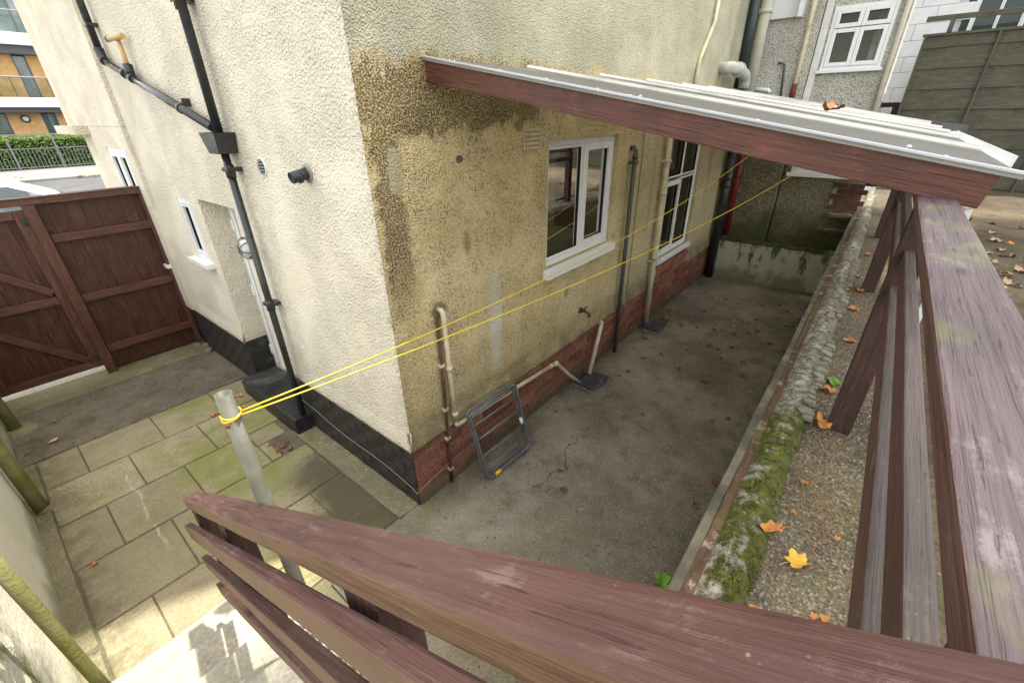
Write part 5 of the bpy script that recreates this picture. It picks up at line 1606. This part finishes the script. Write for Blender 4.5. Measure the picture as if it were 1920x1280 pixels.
lm_o = leafmat('orange leaf', (.30, .115, .035), (.52, .22, .055))
lm_y = leafmat('golden leaf', (.62, .34, .03), (.72, .44, .06))
lm_b = leafmat('brown leaf', (.16, .065, .035), (.28, .12, .07))
lm_g = leafmat('green leaf', (.10, .26, .03), (.20, .36, .06))
lm_d = leafmat('olive leaf', (.10, .11, .03), (.18, .18, .06))
lm_p = leafmat('dry tan leaf', (.32, .20, .12), (.42, .28, .17))
me_leaf = {k: [leaf_mesh('leaf_' + k, lb, mt, cu_, sd, wd) for (lb, cu_, sd, wd) in ((5, .5, 1, .40), (7, .8, 2, .34), (4, .35, 3, .44))] for k, mt in
           dict(o=lm_o, y=lm_y, b=lm_b, g=lm_g, d=lm_d, p=lm_p).items()}


def leaf(pos, size, k, label, group=None, rotz=None, tilt=.2, var=None):
    me = me_leaf[k][var if var is not None else random.randrange(3)]
    mw = Matrix.Translation(pos) @ Matrix.Rotation(random.uniform(0, 6.28) if rotz is None else rotz, 4, 'Z') @ Matrix.Rotation(random.uniform(-tilt, tilt), 4, 'X') @ Matrix.Scale(size, 4)
    o = link(bpy.data.objects.new('fallen_leaf', me), None, mw)
    return tag(o, label, 'leaf', group)


leaf(at(1445, 992, z=T + .03), .085, 'o', 'large orange-brown lobed leaf on the mossy terrace edge', None, 2.2, .1, 1)
leaf(at(1493, 1052, z=T + .01), .085, 'y', 'bright golden-yellow leaf on the terrace concrete', None, -.6, .1, 0)
leaf(at(1540, 795, z=T + .02), .11, 'o', 'curled orange leaf against the foot of a railing post', None, .4, .5, 1)
leaf(at(1552, 733, z=T + .01), .09, 'o', 'orange leaf beside the green leaf on the terrace', None, 1.4, .3, 0)
leaf(at(1562, 717, z=T + .01), .09, 'g', 'fresh green leaf on the terrace by the railing post', None, .2, .1, 2)
lf_roof = at(1583, 222, z=2.40)
leaf((2.45, -1.50, rz(-1.5, .03)), .20, 'o', 'orange leaf lying on the lean-to roof sheet', None, .3, .5, 1)
leaf(at(178, 1057, z=.004), .045, 'o', 'small orange leaf on a paving slab joint', None, .3, .3, 0)
leaf(at(440, 1252, z=.36), .075, 'p', 'crumpled tan leaf on the shaded step', None, 1.1, .5, 1)
leaf(at(1057, 918, z=.004), .07, 'd', 'pale olive leaf lying alone on the yard concrete', None, .5, .1, 2)
for (px, py) in ((1592, 640), (1600, 580), (1612, 545), (1607, 520), (1628, 478), (1586, 545), (1650, 370)):
    leaf(at(px, py, z=T + .01), .075, 'p' if random.random() < .5 else 'o', 'dry tan or orange leaf among the litter behind the coping', 'leaves behind the coping')
for (px, py) in ((1385, 1080), (1410, 1140), (1545, 1160), (1525, 1155), (1488, 960), (1510, 905), (1570, 1010)):
    leaf(at(px, min(py, 1175), z=T + .006), .028, 'o', 'tiny orange leaf scrap on the gritty terrace concrete', 'leaf scraps on the terrace')
yard_px = [(1205, 672), (1178, 697), (1160, 705), (1287, 655), (1300, 660), (1330, 648), (1345, 655), (1372, 652), (1352, 672), (1394, 680), (1340, 620), (1338, 618), (1376, 627), (1404, 625), (1420, 622), (1341, 608), (1369, 598), (1418, 600),
           (1458, 597), (1473, 612), (1498, 605), (1492, 620), (1462, 572), (1430, 575), (1500, 570), (1512, 577), (1360, 562), (1416, 560), (1326, 717), (1390, 705), (1450, 695), (1455, 705), (1460, 690), (1448, 710), (1470, 660), (1408, 780), (1440, 740),
           (1352, 922), (1340, 905), (1305, 948), (1326, 962), (1070, 768), (1042, 772), (1205, 778), (1335, 790), (1318, 715), (1275, 690), (1240, 665), (1384, 600), (1475, 585), (1443, 645), (1320, 585), (1308, 615), (1365, 785), (1400, 825)]
for (px, py) in yard_px:
    k = random.choice('bbbbbbpd')
    leaf(at(px, py, z=.004), random.uniform(.045, .08), k, 'small curled dead leaf scattered on the yard concrete', 'dead leaves scattered in the yard')
for i in range(26):
    p = Vector((3.9 + random.gauss(0, .22), -.12 - abs(random.gauss(0, .09)), .006 + random.random() * .02))
    leaf(p, random.uniform(.05, .08), random.choice('bbp'), 'brown leaf in the drift behind the slate flap under the cream downpipe', 'leaf drift by the downpipe', tilt=.6)
for i in range(46):
    x = random.uniform(1.0, 6.0)
    leaf((x, -1.56 - random.random() * .12, .006), random.uniform(.04, .07), random.choice('bbbpd'), 'dead leaf lying along the foot of the retaining wall', 'dead leaves along the retaining wall', tilt=.5)
for i in range(60):
    if i < 24: p = at(random.uniform(1850, 1925), random.uniform(380, 560), z=T + .03)
    else: p = Vector((random.uniform(1.5, 9.0), random.uniform(-4.6, -2.4), T + .035))
    leaf(p, random.uniform(.06, .12), random.choice('bppo'), 'dry leaf in the litter on the ground beyond the railing', 'leaf litter beyond the railing', tilt=.5)
for (px, py) in ((515, 845), (530, 838), (540, 832), (524, 850), (545, 842), (508, 838)):
    leaf(at(px, py, z=-.006), .06, random.choice('bob'), 'reddish leaf lying in the open gully by the paving', 'leaves in the gully', tilt=.5)
for (px, py) in ((30, 333), (150, 330), (178, 329), (40, 334), (165, 331)):
    leaf(at(px, py, z=.045), .22, 'y', 'yellow leaves gathered along the far pavement kerb', 'leaves along the kerb')
m = MB()
crumb = leafmat('leaf crumb', (.07, .04, .025), (.16, .10, .065))
for i in range(900):
    if random.random() < .55:
        x = random.uniform(.2, 6.1); y = random.choice((-1.69 + abs(random.gauss(0, .10)), -.03 - abs(random.gauss(0, .05))))
    else:
        x = random.uniform(-.6, 6.1); y = random.uniform(-1.6, -.1)
    a = random.uniform(0, 6.28); s_ = random.uniform(.004, .013)
    c = Vector((x, y, .006)); d = Vector((math.cos(a), math.sin(a), random.uniform(-.3, .3))); e_ = Vector((-d.y, d.x, random.uniform(-.2, .4)))
    m.add([c - d * s_, c + e_ * s_ * .6, c + d * s_, c - e_ * s_ * .4], [(0, 1, 2, 3)])
tag(m.build('leaf_crumbs', crumb, None, fix=False), 'crumbs of dead leaf and grit on the yard concrete', 'debris', None, 'stuff')
# pine needles on the terrace
m = MB()
ndl = leafmat('pine needle', (.30, .17, .07), (.42, .27, .13))
for i in range(130):
    c = at(random.gauss(1545, 45), random.gauss(900, 90), z=T + .012)
    if c.y > -1.90 or c.y < -2.2: continue
    a = random.gauss(.4, .9); L = random.uniform(.03, .07)
    d = Vector((math.cos(a), math.sin(a), 0)); s_ = Vector((-d.y, d.x, 0))
    z0_ = Vector((0, 0, random.uniform(0, .008)))
    m.tube([c - d * L + z0_, c + s_ * random.uniform(-.01, .01) + z0_ * 1.6, c + d * L + z0_], .0009, 4)
o = m.build('pine_needles', ndl, None, fix=False)
tag(o, 'dry brown pine needles scattered beside the coping', 'needles', None, 'stuff')
# weeds
wm = simple('weed green', (.13, .28, .03), .6, .3, .25, 20)
def weed(c, s, label, n=12):
    m = MB(); c = Vector(c)
    for i in range(n):
        a = random.uniform(0, 6.28); L = s * random.uniform(.6, 1.1); w_ = L * .22
        d = Vector((math.cos(a), math.sin(a), 0)); e_ = Vector((-d.y, d.x, 0))
        pts = [(0, .15, 0), (.35, .9, .28), (.7, 1., .42), (1., .1, .42)]
        n0 = len(m.v)
        for (u, ww, h) in pts:
            m.v += [tuple(c + d * L * u + e_ * w_ * ww + Vector((0, 0, L * h))), tuple(c + d * L * u - e_ * w_ * ww + Vector((0, 0, L * h)))]
        for k in range(3): m.f.append((n0 + 2 * k, n0 + 2 * k + 1, n0 + 2 * k + 3, n0 + 2 * k + 2)); m.sm.append(True); m.mi.append(0)
    o = m.build('weed', wm, None, fix=False)
    return tag(o, label, 'weed', 'small weeds')
weed(at(1243, 1098, z=.0), .075, 'bright green weed at the foot of the retaining wall near the stair rail', 10)
weed(at(103, 790, z=.0), .035, 'small weed in the dark concrete strip near the gate', 8)
weed(at(52, 850, z=.0), .03, 'tiny weed tuft in the dark strip by the boundary wall', 8)
weed(at(1415, 790, z=.0), .04, 'little weed tuft along the retaining wall by the dead leaves', 8)
weed(at(198, 802, z=.0), .025, 'tiny weed between apron and paving slabs', 6)
# scrap of litter, pebbles
wp_ = MB(); c = at(100, 826, z=.006)
wp_.add([c + Vector((-.03, -.012, 0)), c + Vector((.02, -.02, .006)), c + Vector((.035, .006, .012)), c + Vector((-.005, .02, .004))], [(0, 1, 2, 3)])
o = wp_.build('wrapper', simple('pink and white wrapper', (.72, .45, .47), .4, .4, .35, 60), None)
sm_ = o.modifiers.new('thick', 'SOLIDIFY'); sm_.thickness = .004
tag(o, 'crumpled pink and white wrapper on the dark strip by the gate', 'litter')
# rough stones at the foot of the wall by the gate
stm = simple('broken stone', (.24, .20, .14), .95, .15, .3, 20, .006)
for i, (px, py) in enumerate(((378, 642), (388, 650), (392, 660), (372, 650))):
    c = at(px, py, z=0)
    o = link(bpy.data.objects.new('rubble_stone', lump_me), None, Matrix.Translation(c + Vector((0, 0, .018))) @ Matrix.Rotation(i * 1.1, 4, 'Z') @ Matrix.Diagonal((.07, .05, .05, 1)))
    tag(o, 'broken bit of stone at the house corner by the fence panel', 'stone', 'rubble by the fence panel')
# metal edged inspection cover seen between the stair rails
ic = thing('inspection_cover', 'metal-edged rough concrete inspection cover beside the stair railing', 'cover', (-.55, -.22, 0))
MB().rbox(-.69, -.40, -.40, -.06, -.02, .012, .004).build('concrete_fill', MT['terrace'], ic)
for (a, b, c, d) in ((-.705, -.689, -.42, -.04), (-.401, -.385, -.42, -.04), (-.6885, -.4015, -.058, -.042), (-.6885, -.4015, -.418, -.402)):
    MB().box(a, b, c, d, -.01, .018).build('metal_edge', MT['galv'], ic)
for i in range(26):
    mw = Matrix.Translation((random.uniform(-.66, -.43), random.uniform(-.38, -.08), .014)) @ Matrix.Rotation(random.uniform(0, 3), 4, 'Z') @ Matrix.Diagonal((.02, .014, .012, 1))
    link(bpy.data.objects.new('pebble', lump_me), ic, mw)

# ================================================================== unseen oak added beyond the terrace to shade yard and rails
bark = simple('added shade oak bark', (.07, .055, .04), .95, .1, .4, 9, .02)
tree = thing('added_shade_oak', 'unseen tall oak added beyond the terrace railing to shade the yard', 'tree', (7.4, -6.6, T))
m = MB()
m.tube([(7.4, -6.6, T - .1), (7.35, -6.5, 4.5), (7.2, -6.1, 9.0), (6.9, -5.2, 13.0), (6.6, -4.0, 17.0)], [.34, .28, .24, .17, .06], 12)
for (a, b, c) in (((7.2, -6.1, 9.2), (5.6, -5.0, 13.5), (3.6, -3.6, 17.0)), ((7.1, -5.9, 10.2), (8.4, -4.8, 14.0), (10.0, -3.2, 17.0)), ((6.9, -5.2, 13.0), (6.0, -3.8, 15.5), (5.0, -2.6, 17.0))):
    m.tube([a, b, c], [.11, .08, .03], 8)
m.build('added_oak_trunk', bark, tree)
lt = NT('oak foliage', .7, .3)
ltc = lt.mix(lt.ss(lt.noise(lt.pos(), 1.2, 3), .35, .65), (.045, .075, .015), (.11, .13, .025))
MT['oak'] = lt.done(ltc)
m = MB()
rnd = random.Random(5)
tanel = math.tan(SUN_EL)
clumps = [(Vector((rnd.uniform(2.6, 10.8), rnd.uniform(-5.4, -2.1), 17.0 + rnd.gauss(0, .8))), rnd.uniform(.6, 1.0)) for _ in range(85)]
for c, r_ in clumps:
    # leaves left out along sun rays so a sun patch reaches the steps
    for i in range(110):
        d = Vector([rnd.gauss(0, 1) for _ in range(3)]).normalized() * r_ * rnd.uniform(.4, 1.) ** .5
        q = c + d
        perp = .395 * q.x + .919 * q.y
        if -1.0 < perp < .06 and .919 * q.x - .395 * q.y < -.62 + q.z / tanel: continue
        s_ = rnd.uniform(.07, .14)
        d1 = Vector([rnd.gauss(0, 1) for _ in range(3)]).normalized(); d2 = d1.orthogonal().normalized()
        m.add([q - d1 * s_, q - d2 * s_ * .7, q + d1 * s_, q + d2 * s_ * .7], [(0, 1, 2, 3)])
m.build('crown', MT['oak'], tree, fix=False)  # crown of the added unseen shade oak
